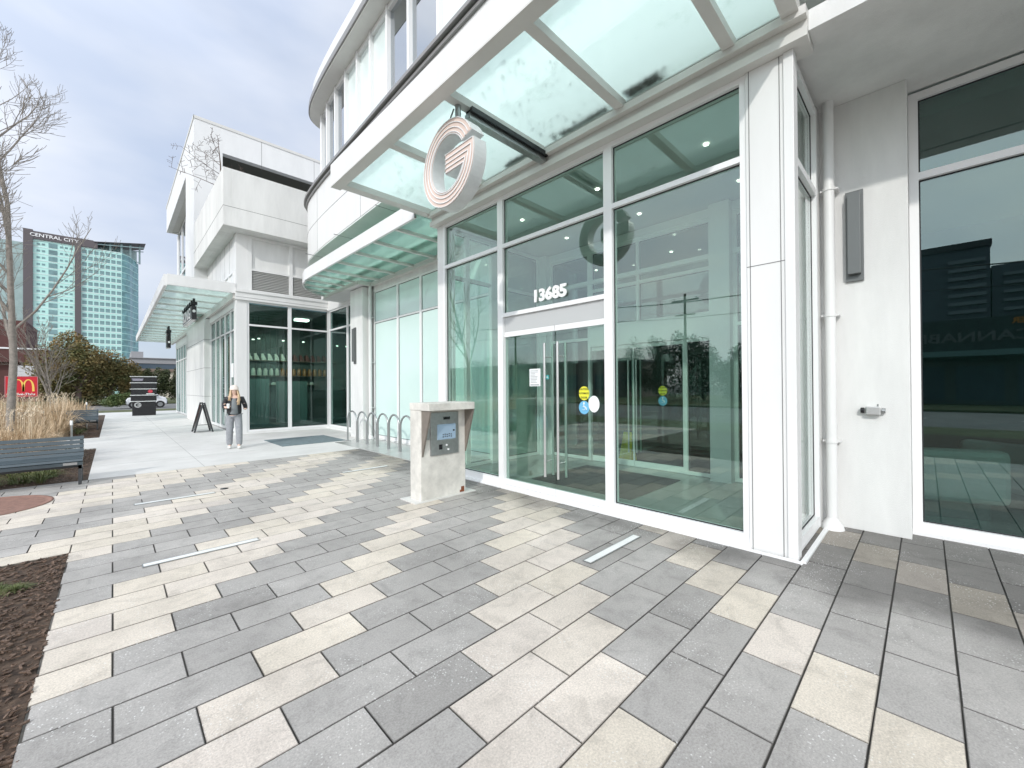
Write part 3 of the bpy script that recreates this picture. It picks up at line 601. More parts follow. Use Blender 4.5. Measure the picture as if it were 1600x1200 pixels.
# stickers and notices on the doors
def disc(b, x, y, z, r, k=1, n=28, d=.002): b.prism([(r*math.cos(2*math.pi*i/n), r*k*math.sin(2*math.pi*i/n)) for i in range(n)], (x, y, z), (0, -1, 0), (0, 0, 1), d)
def sticker(x, y, z, name, m, label, r, k=1.0, lines=(), col=None):
    b = MB(); disc(b, x, y, z, r, k); o = b.build(name, m, None, loc=(x, y, z)); tag(o, label, 'sticker')
    for i, (s_, sz, dz) in enumerate(lines): text('lettering', s_, sz, (x-.0045, y, z+dz), *W_, col, o, .0005, bold=.0005)
    return o
LET = [('CAUTION', .034, .055), ('AUTOMATIC', .030, .0), ('DOOR', .034, -.058)]
gx = 4.5125
def wheelchair(o, x, y, z, s=1):
    b = MB(); disc(b, x, y, z+.058*s, .012*s)
    b.bar((x, y, z+.045*s), (x, y+.0, z+.005*s), .006*s, .012*s, (1, 0, 0)); b.bar((x, y, z+.008*s), (x, y-.03*s, z+.008*s), .008*s, .006*s, (1, 0, 0)); b.bar((x, y-.03*s, z+.008*s), (x, y-.04*s, z-.03*s), .008*s, .006*s, (1, 0, 0))
    b.tube([(x, y+.006*s+.026*s*math.cos(a), z-.008*s+.026*s*math.sin(a)) for a in [math.pi*(.3+i*.13) for i in range(12)]], .003*s, 5)
    b.build('wheelchair_symbol', M['paper'], o)
sticker(gx, 3.215, 1.50, 'yellow_sticker', M['stick_y'], 'yellow round caution sticker on the outer glass door', .085, 1.1, LET, M['gasket'])
o = sticker(gx, 3.215, 1.31, 'blue_sticker', M['sky_blue'], 'pale blue round wheelchair sticker on the outer glass door', .085, 1.05); wheelchair(o, gx-.0045, 3.215, 1.31)
sticker(gx-.006, 3.055, 1.36, 'white_sticker', M['paper'], 'plain white oval sticker on the outer glass door', .085, 1.28)
sticker(7.275, 3.42, 1.50, 'yellow_sticker', M['stick_y'], 'yellow round caution sticker on the inner lobby door', .085, 1.05, LET, M['gasket'])
o = sticker(7.275, 3.42, 1.31, 'blue_sticker', M['sky_blue'], 'blue round wheelchair sticker on the inner lobby door', .085, 1.05); wheelchair(o, 7.27, 3.42, 1.31)
nb = MB(); nb.box(4.500, 4.514, 3.99, 4.20, 1.60, 1.86); n_ = nb.build('notice', M['paper'], None, loc=(4.5, 4.1, 1.6)); tag(n_, 'white printed notice taped inside the left door leaf', 'notice')
nb = MB()
rg = random.Random(2)
for i in range(9): nb.box(4.497, 4.499, 4.175-rg.uniform(.09, .15), 4.175, 1.83-i*.022, 1.834-i*.022)
nb.box(4.497, 4.499, 4.01, 4.18, 1.615, 1.625); nb.build('print_lines', M['sconce'], n_)
nb = MB(); nb.box(4.508, 4.514, 3.83, 3.93, 1.70, 1.76); n_ = nb.build('pull_label', M['teal'], None, loc=(4.51, 3.88, 1.73)); tag(n_, 'small teal PULL label beside the long steel handle', 'label'); text('lettering', 'PULL', .042, (4.506, 3.88, 1.73), *W_, M['paper'], n_, .0006, bold=.001)
# right hand shop window
for i, (a0, a1) in enumerate(((-1.75, .11), (-3.6, -1.75), (-5.5, -3.6), (-7.5, -5.5))): window(B, 'X', 6.15, a0, a1, .0, 4.72, M['street_glass'], .075, .12, transoms=(3.82,), fbot=.12)
bx('threshold', FR, B, (6.07, 6.2, -7.5, .12, -.01, .035))
def armchair(x, y, rz, label):
    t = thing('armchair', (x, y, .012), label, 'armchair', 'white lounge chairs behind the shop window', rz)
    bx('seat', M['leather'], t, (-.36, .36, -.36, .36, .2, .44), bevel=.05); bx('backrest', M['leather'], t, (.22, .42, -.44, .44, .2, .82), bevel=.07)
    bx('armrest', M['leather'], t, (-.4, .2, -.5, -.36, .15, .62), bevel=.06); bx('armrest', M['leather'], t, (-.4, .2, .36, .5, .15, .62), bevel=.06); bx('base', M['steel_dull'], t, (-.3, .3, -.3, .3, .0, .2))
armchair(7.35, -.12, R_(200), 'white leather armchair nearest the wall behind the shop window'); armchair(8.4, -.9, R_(140), 'white leather armchair further back behind the shop window')
ct = thing('coffee_table', (7.7, -1.2, .012), 'dark square coffee table between the white armchairs', 'table'); bx('table_top', M['black'], ct, (7.35, 8.05, -1.55, -.85, .38, .42)); bx('pedestal', M['steel_dull'], ct, (7.6, 7.8, -1.3, -1.1, .012, .38))
# wall sconces, hose box
def sconce(x, y, z0, z1, label):
    t = thing('wall_lamp', (x, y, z0), label, 'wall lamp', 'tall grey wall lamps on the white facade')
    bx('back_plate', M['sconce'], t, (x-.03, x, y-.075, y+.075, z0, z1)); bx('lamp_body', M['sconce'], t, (x-.1, x-.03, y-.055, y+.055, z0+.07, z1-.04), bevel=.004)
sconce(5.84, .535, 2.73, 3.72, 'tall grey wall lamp on the white wall right of the entrance'); sconce(5.52, 12.72, 2.35, 3.5, 'tall grey wall lamp on the column above the bike rack')
hb = thing('hose_connection', (5.84, .4, 1.3), 'small steel hose connection box on the white wall', 'wall fitting')
bx('box', M['steel'], hb, (5.76, 5.84, .335, .455, 1.27, 1.36), bevel=.008)
MB().tube([(5.80, .47, 1.315), (5.80, .50, 1.315)], .03, 12).build('cap', M['black'], hb); MB().tube([(5.80, .33, 1.315), (5.80, .30, 1.315)], .028, 12).tube([(5.79, .36, 1.36), (5.79, .36, 1.385)], .008, 8).build('valve', M['steel_dull'], hb)

# ------------------------------------------------------------------ hanging G sign
gs = thing('hanging_sign', (2.88, 3.9, 4.21), 'round white letter G sign hanging from the canopy edge', 'sign')
def gshape(R0=.5, r0=.315, a0=24, top=.115, bot=-.115, xl=-.04, n=60):
    pts = []
    a1 = 360+math.degrees(math.asin(top/R0))
    for i in range(n+1):
        a = R_(a0+(a1-a0)*i/n); pts.append((R0*math.cos(a), R0*math.sin(a)))
    pts += [(xl, top), (xl, bot)]
    a2 = 360+math.degrees(math.asin(bot/r0))
    for i in range(n+1):
        a = R_(a2+(a0+6-a2)*i/n); pts.append((r0*math.cos(a), r0*math.sin(a)))
    return pts
def gpath(rad, t, a0=27, xl=-.035, n=48):
    """line at radius rad that turns into the crossbar at height t"""
    a1 = 360+math.degrees(math.asin(t/rad)); p = [(rad*math.cos(R_(a0+(a1-a0)*i/n)), rad*math.sin(R_(a0+(a1-a0)*i/n))) for i in range(n+1)]
    return p+[(xl, t)]
GY, GZ, GX, SC = 3.9, 4.21, 2.80, 1.0
def g3(p, x): return (x, GY-p[0]*SC, GZ+p[1]*SC)
b = MB(); b.prism(gshape(), (GX, GY, GZ), (0, -SC, 0), (0, 0, SC), .17); b.build('letter_body', M['signside'], gs)
b = MB(); b.prism(gshape(.494, .321, 25, .109, -.109, -.034), (GX-.004, GY, GZ), (0, -1, 0), (0, 0, 1), .006); b.build('letter_face', M['pink'], gs)
b = MB()
for rad, t in ((.492, .107), (.446, .050), (.392, -.003), (.345, -.056), (.325, -.105)): b.tube([g3(p, GX-.011) for p in gpath(rad, t)], .0065 if rad > .33 and rad < .49 else .005, 5)
b.build('neon_lines', M['signwhite'], gs)
b = MB(); b.tube([(2.88, 3.80, 4.68), (2.88, 3.80, 4.90)], .035, 10); b.tube([(2.9, 3.88, 4.69), (2.86, 3.92, 4.78), (2.88, 3.88, 4.88)], .01, 6); b.build('hanger', M['steel_dull'], gs)

# ------------------------------------------------------------------ kiosk
ks = thing('intercom_kiosk', (3.44, 5.06, 0), 'concrete intercom pedestal with hooded screen in front of the doors', 'kiosk')
bx('pedestal', M['concrete'], ks, (3.05, 3.83, 4.92, 5.2, 0, 1.27), bevel=.008)
bx('top_slab', M['concrete'], ks, (3.045, 3.84, 4.70, 5.205, 1.27, 1.375), bevel=.008)
for x in (3.055, 3.805):
    b = MB(); b.prism([(0, .62), (.0, 1.268), (.21, 1.268)], (x+.0125, 4.918, 0), (0, -1, 0), (0, 0, 1), .025); b.build('hood_side', M['bronze'], ks)
bx('intercom_panel', M['steel_dull'], ks, (3.2, 3.69, 4.90, 4.922, .62, 1.235), bevel=.006)
bx('screen', M['screen'], ks, (3.31, 3.63, 4.894, 4.901, .84, 1.06)); bx('camera_slot', M['black'], ks, (3.42, 3.53, 4.894, 4.9, 1.125, 1.165)); bx('card_reader', M['black'], ks, (3.34, 3.395, 4.893, 4.9, .70, .77))
b = MB(); [b.lathe((0, 0, 0), [(.01, 0), (.01, .01)], 8) for _ in ()]; b.tube([(3.47, 4.902, .755), (3.47, 4.89, .755)], .014, 10); b.tube([(3.5, 4.902, .69), (3.5, 4.89, .69)], .014, 10); b.build('button', M['signwhite'], ks)
bx('key_box', M['steel_dull'], ks, (3.085, 3.16, 4.86, 4.921, .86, 1.02), bevel=.004)
b = MB()
for i in range(5):
    for j in range(2): b.box(3.40+i*.035, 3.418+i*.035, 4.891, 4.8945, .87+j*.03+(i % 2)*.006, .885+j*.03+(i % 2)*.006)
b.box(3.58, 3.61, 4.891, 4.8945, .95, .975); b.build('screen_keys', M['gasket'], ks)
b = MB(); b.box(2.93, 3.98, 4.86, 5.28, 0, .012); b.build('base_plate', M['beam'], ks)
b = MB(); b.box(3.745, 3.80, 4.915, 4.93, .02, .10); b.box(3.72, 3.79, 4.914, 4.93, .02, .05); b.build('rust_patch', M['rust'], ks)

# ------------------------------------------------------------------ ground fittings
def strip(x0, y, label):
    t = thing('ground_light', (x0+.45, y, 0), label, 'ground light', 'flush strip lights set in the paving')
    bx('diffuser', M['strip'], t, (x0+.008, x0+.905, y-.036, y+.036, .002, .008)); bx('trim', M['steel_dull'], t, (x0, x0+.92, y-.046, y-.036, .0015, .0085), (x0, x0+.92, y+.036, y+.046, .0015, .0085), (x0, x0+.008, y-.03, y+.03, .0015, .0085))
strip(.19, 4.96, 'flush white strip light nearest the planting bed'); strip(3.06, 2.165, 'flush white strip light in front of the glass corner'); strip(.21, 7.66, 'flush white strip light on the left halfway to the bench'); strip(3.07, 7.68, 'flush white strip light beside the bike rack')
b = MB(); b.lathe((-1.35, 8.93, 0), [(.74, .001), (.74, .006), (.70, .009), (.70, .005), (.66, .004), (0.02, .006)], 48); o = b.build('manhole_cover', M['terracotta'], None, loc=(-1.35, 8.93, 0)); tag(o, 'round rusty manhole cover set in the paving by the bench', 'manhole cover')
b = MB(); b.lathe((1.27, 7.85, 0), [(.055, .001), (.055, .006), (.0, .006)], 20); o = b.build('drain_cap', M['gasket'], None, loc=(1.27, 7.85, 0)); tag(o, 'small round dark drain cap in the paving', 'drain')
tag(bx('floor_mat', M['bluemat'], None, (3.3, 5.05, 12.3, 14.2, .001, .012)), 'blue grey mat lying outside the corner shop window', 'mat')
# bike racks
bxs = [8.55, 9.14, 9.72, 10.3, 10.9, 11.5]
def hoop(y0, y1, label):
    t = thing('bike_rack', (5.07, (y0+y1)/2, 0), label, 'bike rack', 'steel bike hoops along the window wall'); r = (y1-y0)/2-.03; yc = (y0+y1)/2; h = .9-r
    b = MB(); b.tube([(5.07, yc-r, 0), (5.07, yc-r, h)]+[(5.07, yc-r*math.cos(a), h+r*math.sin(a)) for a in [math.pi*i/12 for i in range(1, 12)]]+[(5.07, yc+r, h), (5.07, yc+r, 0)], .024, 12); b.build('hoop', mat('hoop_steel', (.40, .41, .41), .3, metal=.85), t)
    for y in (yc-r, yc+r): MB().box(5.0, 5.14, y-.07, y+.07, 0, .01).build('foot_plate', M['steel_dull'], t)
nm = ['nearest the kiosk', 'second from the kiosk', 'third from the kiosk', 'fourth from the kiosk', 'fifth from the kiosk', 'farthest from the kiosk']
hy = [8.50, 9.12, 9.70, 10.32, 10.94, 11.58, 12.28]
for i in range(6): hoop(hy[i], hy[i+1], 'arched steel bike hoop, '+nm[i])
# benches
def bench(x1, y, label):
    t = thing('park_bench', (x1-1, y, 0), label, 'bench', 'slatted benches along the planting beds')
    x0 = x1-2.1; prof = [(-.02, .33), (-.03, .39), (.0, .43), (.08, .44), (.17, .44), (.26, .435), (.35, .44), (.41, .50), (.44, .57), (.465, .64), (.485, .71), (.5, .78)]
    b = MB()
    for i in range(len(prof)-1):
        (a, z0), (c, z1) = prof[i], prof[i+1]; dx, dz = c-a, z1-z0; l = math.hypot(dx, dz); nx, nz = -dz/l*.011, dx/l*.011; g = .09
        p = [(a+dx*g, z0+dz*g), (c-dx*g, z1-dz*g)]
        b.add([(x, y+q[0]+s_*nx, q[1]+s_*nz) for x in (x0, x1) for q in p for s_ in (-1, 1)], [(0, 1, 3, 2), (4, 6, 7, 5), (0, 4, 5, 1), (2, 3, 7, 6), (0, 2, 6, 4), (1, 5, 7, 3)])
    b.build('slats', M['navy'], t)
    for x in (x0+.03, x1-.03):
        b = MB(); b.box(x-.02, x+.02, y+.0, y+.07, 0, .40); b.box(x-.02, x+.02, y+.38, y+.45, 0, .44); b.box(x-.02, x+.02, y+.0, y+.42, .27, .33); b.bar((x, y+.4, .42), (x, y+.525, .78), .04, .03, (0, 1, 0)); b.build('leg', M['dark'], t)
    bx('rail', M['dark'], t, (x0+.05, x1-.05, y+.2, y+.25, .27, .33)); bx('plaque', M['steel_dull'], t, (x1-.22, x1-.06, y-.045, y-.034, .345, .385))
bench(-.36, 9.98, 'dark slatted bench in front of the dry grass, nearest the camera'); bench(-.40, 22.9, 'dark slatted bench further along beyond the dry grass')
def bollard(x, y, h, label):
    t = thing('bollard', (x, y, 0), label, 'bollard', 'slim steel bollards in the planting beds'); MB().tube([(x, y, -.02), (x, y, h-.08)], .019, 12).build('post', M['steel_dull'], t); MB().lathe((x, y, h-.09), [(.024, 0), (.024, .09), (.018, .1)], 14).build('head', M['signwhite'], t)
bollard(-.63, 12.9, .92, 'slim steel bollard standing just behind the near bench'); bollard(-.75, 24.0, 1.06, 'slim steel bollard standing beside the far bench')

# ------------------------------------------------------------------ CORNER SHOP
S = thing('corner_shop_building', (4.5, 18, 0), 'white corner shop building with dark glazing, balcony and glass awning', 'building')
DG = M['dark_glass']
bx('corner_column', M['white'], S, (3.03, 3.36, 16.58, 16.95, 0, 6.95), bevel=.004)
window(S, 'Y', 16.6, 3.36, 4.72, .08, 4.66, DG, .06, .1, transoms=(3.82,)); window(S, 'Y', 16.6, 4.72, 6.14, .08, 4.66, DG, .06, .1, transoms=(3.82,))
bx('base', M['white'], S, (3.36, 6.14, 16.56, 16.75, 0, .08))
bx('header_beam', M['white'], S, (3.0, 8, 16.5, 16.9, 4.66, 5.03), (3.0, 8, 16.46, 16.5, 4.92, 5.03)); s = MB(); seams(s, 'Y', 16.46, [], .01); s.box(3.0, 8, 16.497, 16.503, 4.74, 4.75); s.build('header_joint', M['seam'], S)
bx('frame_member', M['white'], S, (3.36, 3.5, 16.57, 16.8, 5.03, 6.95), (4.70, 4.82, 16.57, 16.8, 5.03, 6.95), (3.5, 4.7, 16.575, 16.8, 5.74, 5.82), (4.82, 8, 16.575, 16.8, 5.74, 5.82), (3.5, 8, 16.575, 16.8, 6.86, 6.95))
bx('upper_panel', M['stucco'], S, (3.5, 4.7, 16.63, 16.8, 5.82, 6.86), (4.82, 8, 16.63, 16.8, 5.82, 6.86))
b = MB()
for x0, x1 in ((3.5, 4.7), (4.82, 8)):
    z = 5.05
    while z < 5.73: b.add([(x0, 16.60, z), (x1, 16.60, z), (x1, 16.70, z+.05), (x0, 16.70, z+.05), (x0, 16.60, z+.012), (x1, 16.60, z+.012), (x1, 16.70, z+.062), (x0, 16.70, z+.062)], [(0, 1, 5, 4), (4, 5, 6, 7), (0, 3, 2, 1)]); z += .058
    b.box(x0, x1, 16.72, 16.76, 5.03, 5.74)
b.build('louvre', mat('louvre_white', (.62, .62, .6), .6), S)
# west face
wy = [16.95, 18.0, 19.0, 20.0, 21.0, 22.15]
for i in range(5): window(S, 'X', 3.1, wy[i], wy[i+1], .05, 4.45, DG if i not in (2,) else M['dark_glass'], .05, .08, transoms=(3.7,), fbot=.1)
for i in range(6): window(S, 'X', 3.08, 28.1+i*1.25, 28.1+(i+1)*1.25, .05, 4.3, DG, .07, .08, transoms=(3.4,))
bx('wall', M['white'], S, (3.06, 3.25, 16.95, 28.1, 4.45, 6.95), (3.06, 3.25, 28.1, 35.6, 4.3, 6.5), (3.1, 8, 35.6, 35.8, 0, 6.5), bevel=0)
bx('pier', M['stucco'], S, (2.87, 3.5, 22.15, 28.1, 0, 4.66), bevel=.005)
s = MB()
for z in (1.25, 2.5, 3.75): s.box(2.866, 2.9, 22.147, 28.1, z, z+.012); s.box(2.88, 3.1, 22.146, 22.16, z, z+.012)
for y in (17.8, 18.7, 19.6, 20.5, 21.4): s.box(3.056, 3.07, y, y+.012, 5.05, 6.95)
s.build('panel_joint', M['seam'], S)
window(S, 'X', 3.02, 17.05, 18.55, 5.03, 5.72, M['up_glass'], .06, .05, mull=(17.8,))
bx('door_notice', M['paper'], S, (3.085, 3.095, 17.35, 17.75, 2.0, 2.5)); bx('door_notice', M['paper'], S, (3.085, 3.095, 17.4, 17.7, 1.1, 1.3))
# awning (west)
c = MB(); c.box(1.14, 1.22, 16.6, 37.5, 4.82, 5.18); c.box(1.22, 3.02, 16.56, 16.64, 4.86, 5.2); c.box(1.22, 3.06, 37.42, 37.5, 4.84, 5.1)
aw = c.build('canopy', M['white'], S)
MB().box(1.2, 2.95, 16.62, 37.45, 4.93, 4.945).build('glass_panel', M['awn3'], aw)
p = MB()
for i in range(14): y = 17.85+i*1.45; p.box(1.2, 2.95, y-.022, y+.022, 4.87, 4.93)
p.box(2.95, 3.06, 16.64, 37.4, 4.70, 4.95); p.build('purlin', M['beam'], aw)
# balcony
bc = MB(); bc.box(2.58, 2.8, 16.0, 22.7, 6.95, 8.85); bc.box(2.8, 8, 16.0, 16.22, 6.95, 8.85); bal = bc.build('balcony', M['conc_white'], S, bevel=.006)
bx('floor_slab', M['conc_white'], bal, (2.8, 8, 16.22, 22.7, 6.953, 7.25)); s = MB(); s.box(2.576, 8, 15.997, 16.02, 7.58, 7.592); s.box(2.576, 2.6, 15.997, 22.7, 7.58, 7.592); s.build('joint', M['seam'], bal)
# upper block
KX = 1.2943
def kb(x0, x1, y0, y1, z0, z1, lo=None): return (x0*KX, x1*KX, y0*KX, y1*KX, lo if lo is not None else 1.6+(z0-1.6)*KX, 1.6+(z1-1.6)*KX)
bx('upper_block', M['white'], S, kb(2.0, 2.81, 17.5, 19.7, 5.02, 10.9, 5.02), kb(2.81, 8, 17.5, 17.75, 9.99, 10.9), kb(2.0, 2.2, 19.7, 27.4, 9.66, 10.9), kb(2.2, 8, 27.2, 27.4, 9.66, 10.9))
bx('roof', M['white'], S, kb(2.05, 8, 17.55, 27.35, 10.905, 11.0)); bx('roof_trim', M['beam'], S, kb(1.985, 8, 17.48, 17.5, 10.88, 10.98), kb(1.98, 2.0, 17.48, 27.44, 10.88, 10.98))
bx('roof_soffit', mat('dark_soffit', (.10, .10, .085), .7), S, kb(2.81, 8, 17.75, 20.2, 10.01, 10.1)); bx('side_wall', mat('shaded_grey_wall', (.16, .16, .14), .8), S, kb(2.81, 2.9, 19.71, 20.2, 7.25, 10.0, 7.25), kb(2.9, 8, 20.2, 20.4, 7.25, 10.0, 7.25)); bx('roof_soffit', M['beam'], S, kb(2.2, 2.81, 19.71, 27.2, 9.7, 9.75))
s = MB(); s.box(*kb(4.02, 4.03, 17.497, 17.52, 9.86, 10.9)); s.box(*kb(5.9, 5.91, 17.497, 17.52, 9.86, 10.9)); s.box(*kb(2.0, 2.81, 17.497, 17.52, 8.95, 8.957)); s.build('panel_joint', M['seam'], S)
for i in range(5): window(S, 'X', 2.45*KX, (19.75+i*1.5)*KX, (21.25+i*1.5)*KX, 5.1, 1.6+(9.66-1.6)*KX, M['up_glass'], .12, .1, transoms=(9.0,))
bx('wall', M['white'], S, (2.45*KX, 3.6, 27.25*KX, 36, 4.95, 12.0)); bx('wall', M['white'], S, (3.06, 8, 22.7, 25.4, 4.66, 5.02))
# interior of the shop
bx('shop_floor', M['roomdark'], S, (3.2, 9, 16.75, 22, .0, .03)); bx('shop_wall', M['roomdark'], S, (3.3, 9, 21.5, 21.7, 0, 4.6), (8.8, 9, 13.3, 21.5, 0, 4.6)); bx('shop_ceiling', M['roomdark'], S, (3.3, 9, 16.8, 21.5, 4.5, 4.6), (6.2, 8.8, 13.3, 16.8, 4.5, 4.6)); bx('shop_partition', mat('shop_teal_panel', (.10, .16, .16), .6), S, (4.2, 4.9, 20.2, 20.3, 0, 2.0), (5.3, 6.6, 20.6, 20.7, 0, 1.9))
bx('ceiling_light', M['panel'], S, (5.45, 5.95, 18.3, 18.6, 4.42, 4.49))
sh = thing('wall_shelf', (6.2, 21.3, 1.8), 'long wooden wall shelves of jars inside the corner shop', 'shelf'); bx('board', M['shelf'], sh, (4.1, 8.2, 21.15, 21.5, 2.14, 2.18), (4.1, 8.2, 21.15, 21.5, 2.84, 2.88), (4.6, 7.4, 21.15, 21.5, 1.72, 1.75))
for i in range(16):
    x = 4.3+i*.24; m_ = M['jarw'] if i < 6 else M['amber']
    b = MB(); b.lathe((x, 21.3, 2.18), [(.085, 0), (.09, .04), (.09, .24), (.06, .29), (.06, .33)], 12); o = b.build('jar', m_, None, loc=(x, 21.3, 2.18)); tag(o, ('pale jar' if i < 6 else 'amber jar')+' in the middle shelf row inside the corner shop', 'jar', 'pale shop jars' if i < 6 else 'amber shop jars')
for i in range(14):
    x = 4.3+i*.27; b = MB(); b.prism([(0, 0), (.2, 0), (.17, .12), (.08, .30), (.0, .30)], (x, 21.2, 2.88), *S_, .18); o = b.build('product_pack', M['jarw'] if i < 7 else M['shoe_dark'], None, loc=(x, 21.2, 2.88)); tag(o, ('pale' if i < 7 else 'maroon')+' slanted pack on the top shelf inside the corner shop', 'pack', 'pale top shelf packs' if i < 7 else 'maroon top shelf packs')
for i in range(9):
    x = 4.8+i*.28; b = MB(); b.lathe((x, 21.3, 1.75), [(.10, 0), (.12, .03), (.06, .12)], 12); o = b.build('bowl', M['jarw'], None, loc=(x, 21.3, 1.75)); tag(o, 'small pale bowl on the lowest shelf inside the corner shop', 'bowl', 'bowls on the lowest shop shelf')
for i, (x, y, z) in enumerate(((4.05, 19.0, 3.55), (4.25, 19.0, 3.6), (5.2, 19.2, 3.6), (6.0, 19.2, 3.6), (7.0, 18.0, 3.4), (7.4, 18.0, 3.4))):
    t = thing('spot_lamp', (x, y, z), 'lit track spotlight inside the corner shop', 'lamp', 'track spotlights in the corner shop'); MB().lathe((x, y, z), [(.045, 0), (.045, .03)], 10).build('bulb', M['lamp'], t); MB().tube([(x, y, z+.03), (x, y, 4.5)], .01, 6).build('stem', M['black'], t)
    if i in (1, 2, 3, 5):
        ld = bpy.data.lights.new('bulb_light', 'SPOT'); ld.energy = 50; ld.spot_size = R_(95); ld.color = (1, .9, .78); ld.shadow_soft_size = .05; lo = bpy.data.objects.new('bulb_light', ld); C.objects.link(lo); lo.location = (x, y, z-.05); lo.rotation_euler = (Vector((x, y, z))-Vector((x, 21.4, 2.2))).to_track_quat('Z', 'Y').to_euler()
# hanging shop signs
def hang(x, y0, y1, z0, z1, txt, label):
    t = thing('shop_sign', (x+.08, (y0+y1)/2, z1), label, 'sign', 'black box signs under the west awning')
    bx('box', M['black'], t, (x, x+.15, y0, y1, z0, z1)); bx('edge', M['signwhite'], t, (x-.004, x, y0, y1, z0, z0+.02), (x+.02, x+.13, y0+.05, y1-.05, z0-.006, z0-.002)); MB().tube([(x+.075, y0-.006, z0+.3), (x+.075, y0, z0+.3)], .05, 14).build('spot', M['signwhite'], t)
    b = MB(); n = 5
    for i in range(n+1): y = y0+.04+(y1-y0-.08)*i/n; b.box(x+.04, x+.11, y-.03, y+.03, z1, 4.86); b.box(x-.02, x+.17, y-.06, y+.06, z1+.04, z1+.16)
    b.bar((x+.075, y0, z1+.12), (x+.075, y1, z1+.12), .05, .05); b.build('bracket', M['black'], t)
    if txt: text('lettering', txt, (z1-z0)*1.1, (x-.008, (y0+y1)/2, (z0+z1)/2), *W_, M['signwhite'], t, .01, bold=.008, sx=1.6)
hang(2.03, 18.5, 21.0, 4.10, 4.58, 'KING', 'long black box sign with white lettering under the near awning'); hang(2.03, 27.6, 28.3, 3.73, 4.5, '', 'small black sign hanging under the far end of the awning')
# A-frame
af = thing('pavement_sign', (2.38, 18.8, 0), 'black folding pavement sign standing open beside the shop', 'sign board')
for sx in (-1, 1):
    b = MB(); b.bar((2.38+sx*.27, 18.5, 0), (2.38+sx*.02, 18.5, 1.08), .04, .05, (1, 0, 0)); b.bar((2.38+sx*.27, 19.1, 0), (2.38+sx*.02, 19.1, 1.08), .04, .05, (1, 0, 0)); b.bar((2.38+sx*.25, 18.5, .12), (2.38+sx*.25, 19.1, .12), .04, .04); b.build('frame', M['dark'], af)
    MB().bar((2.38+sx*.145, 18.54, .58), (2.38+sx*.145, 19.06, .58), .012, .85, (-sx*.22, 0, 1)).build('board', M['black'], af)
bx('cross_bar', M['dark'], af, (2.16, 2.60, 18.5, 18.53, .26, .28))
# patio chair on balcony + balcony tree
for i, x in enumerate((4.05, 4.6)):
    t = thing('patio_chair', (x, 16.7, 7.25), ('left' if i == 0 else 'right')+' white patio chair showing above the balcony wall', 'chair', 'white chairs on the balcony')
    bx('seat', M['signwhite'], t, (x-.22, x+.22, 16.5, 16.9, 8.35, 8.4)); bx('backrest', M['signwhite'], t, (x-.22, x+.22, 16.48, 16.5, 8.86, 8.98), (x-.22, x-.19, 16.48, 16.5, 8.4, 8.98), (x+.19, x+.22, 16.48, 16.5, 8.4, 8.98)); bx('leg', M['signwhite'], t, *[(x+a, x+a+.03, 16.5+c, 16.53+c, 7.25, 8.35) for a in (-.2, .17) for c in (0, .36)])

# ------------------------------------------------------------------ TREES
def bare_tree(name, base, h, r, seed, label, lean=(0, 0), first=.25, mt=None, levels=4, nb=7, spread=.5, stems=1, cat='tree', group=None, up=.7, tw=.004, bl=1.0):
    rg = random.Random(seed); t = thing(name, base, label, cat, group); tr = MB(); cr = MB(); mt = mt or M['bark']
    def limb(p, d, l, r0, lev, b):
        n = 5 if lev < 2 else 4; pts = [p]; rad = [r0]; q = p; dd = d
        for i in range(n):
            dd = (dd+Vector((rg.uniform(-1, 1), rg.uniform(-1, 1), rg.uniform(-.3, .6)))*.13+Vector((0, 0, up*.13 if lev else .04))).normalized()
            q = q+dd*l/n; pts.append(q); rad.append(max(tw, r0*(1-.75*(i+1)/n)))
        b.tube(pts, rad, 8 if lev == 0 else (5 if lev < 2 else 3), cap=False)
        if lev >= levels: return
        k = nb if lev else int(nb*1.9)
        for j in range(k):
            tt = first+(1-first)*(j+rg.random())/k if lev == 0 else .2+.8*(j+rg.random())/k
            i = min(n-1, int(tt*n)); pp = pts[i].lerp(pts[i+1], tt*n-i); a = rg.uniform(0, 6.283)
            ax = (pts[i+1]-pts[i]).normalized(); s = ax.cross(Vector((math.cos(a), math.sin(a), .1))).normalized()
            ang = rg.uniform(.45, .95)*spread/.5; nd = (ax*math.cos(ang)+s*math.sin(ang)).normalized()
            limb(pp, nd, (bl if lev == 0 else 1)*l*rg.uniform(.38, .58)*(1.08-tt*.62 if lev == 0 else 1-.4*tt), max(tw, rad[i]*rg.uniform(.4, .6)), lev+1, cr)
    for s in range(stems):
        d = Vector((lean[0]+(rg.uniform(-.22, .22) if stems > 1 else 0), lean[1]+(rg.uniform(-.22, .22) if stems > 1 else 0), 1)).normalized()
        limb(Vector(base)+Vector((rg.uniform(-.06, .06)*(stems > 1), 0, 0)), d, h*rg.uniform(.85, 1) if stems > 1 else h, r, 0, tr)
    tr.build('trunk', mt, t); cr.build('crown', mt, t); return t
bare_tree('street_tree', (-2.25, 19.6, -.02), 12.5, .10, 21, 'tall bare street tree with pale bark rising from the dry grass', lean=(-.015, .0), first=.22, nb=9, levels=3, tw=.005, spread=.48, up=1.1, bl=.62)
bare_tree('street_tree', (-1.75, 27.0, -.02), 4.5, .05, 9, 'slender many stemmed bare tree behind the dry grass', first=.2, nb=5, levels=3, stems=3, tw=.005, spread=.42)
bare_tree('street_tree', (-4.6, 24.0, -.02), 9.5, .12, 33, 'bare street tree at the far left edge of the bed', first=.25, nb=7, levels=3, tw=.006)
bare_tree('street_tree', (-4.0, 15.9, -.02), 8.6, .10, 5, 'bare street tree mirrored in the entrance glass', first=.3, nb=8, levels=3, tw=.006)
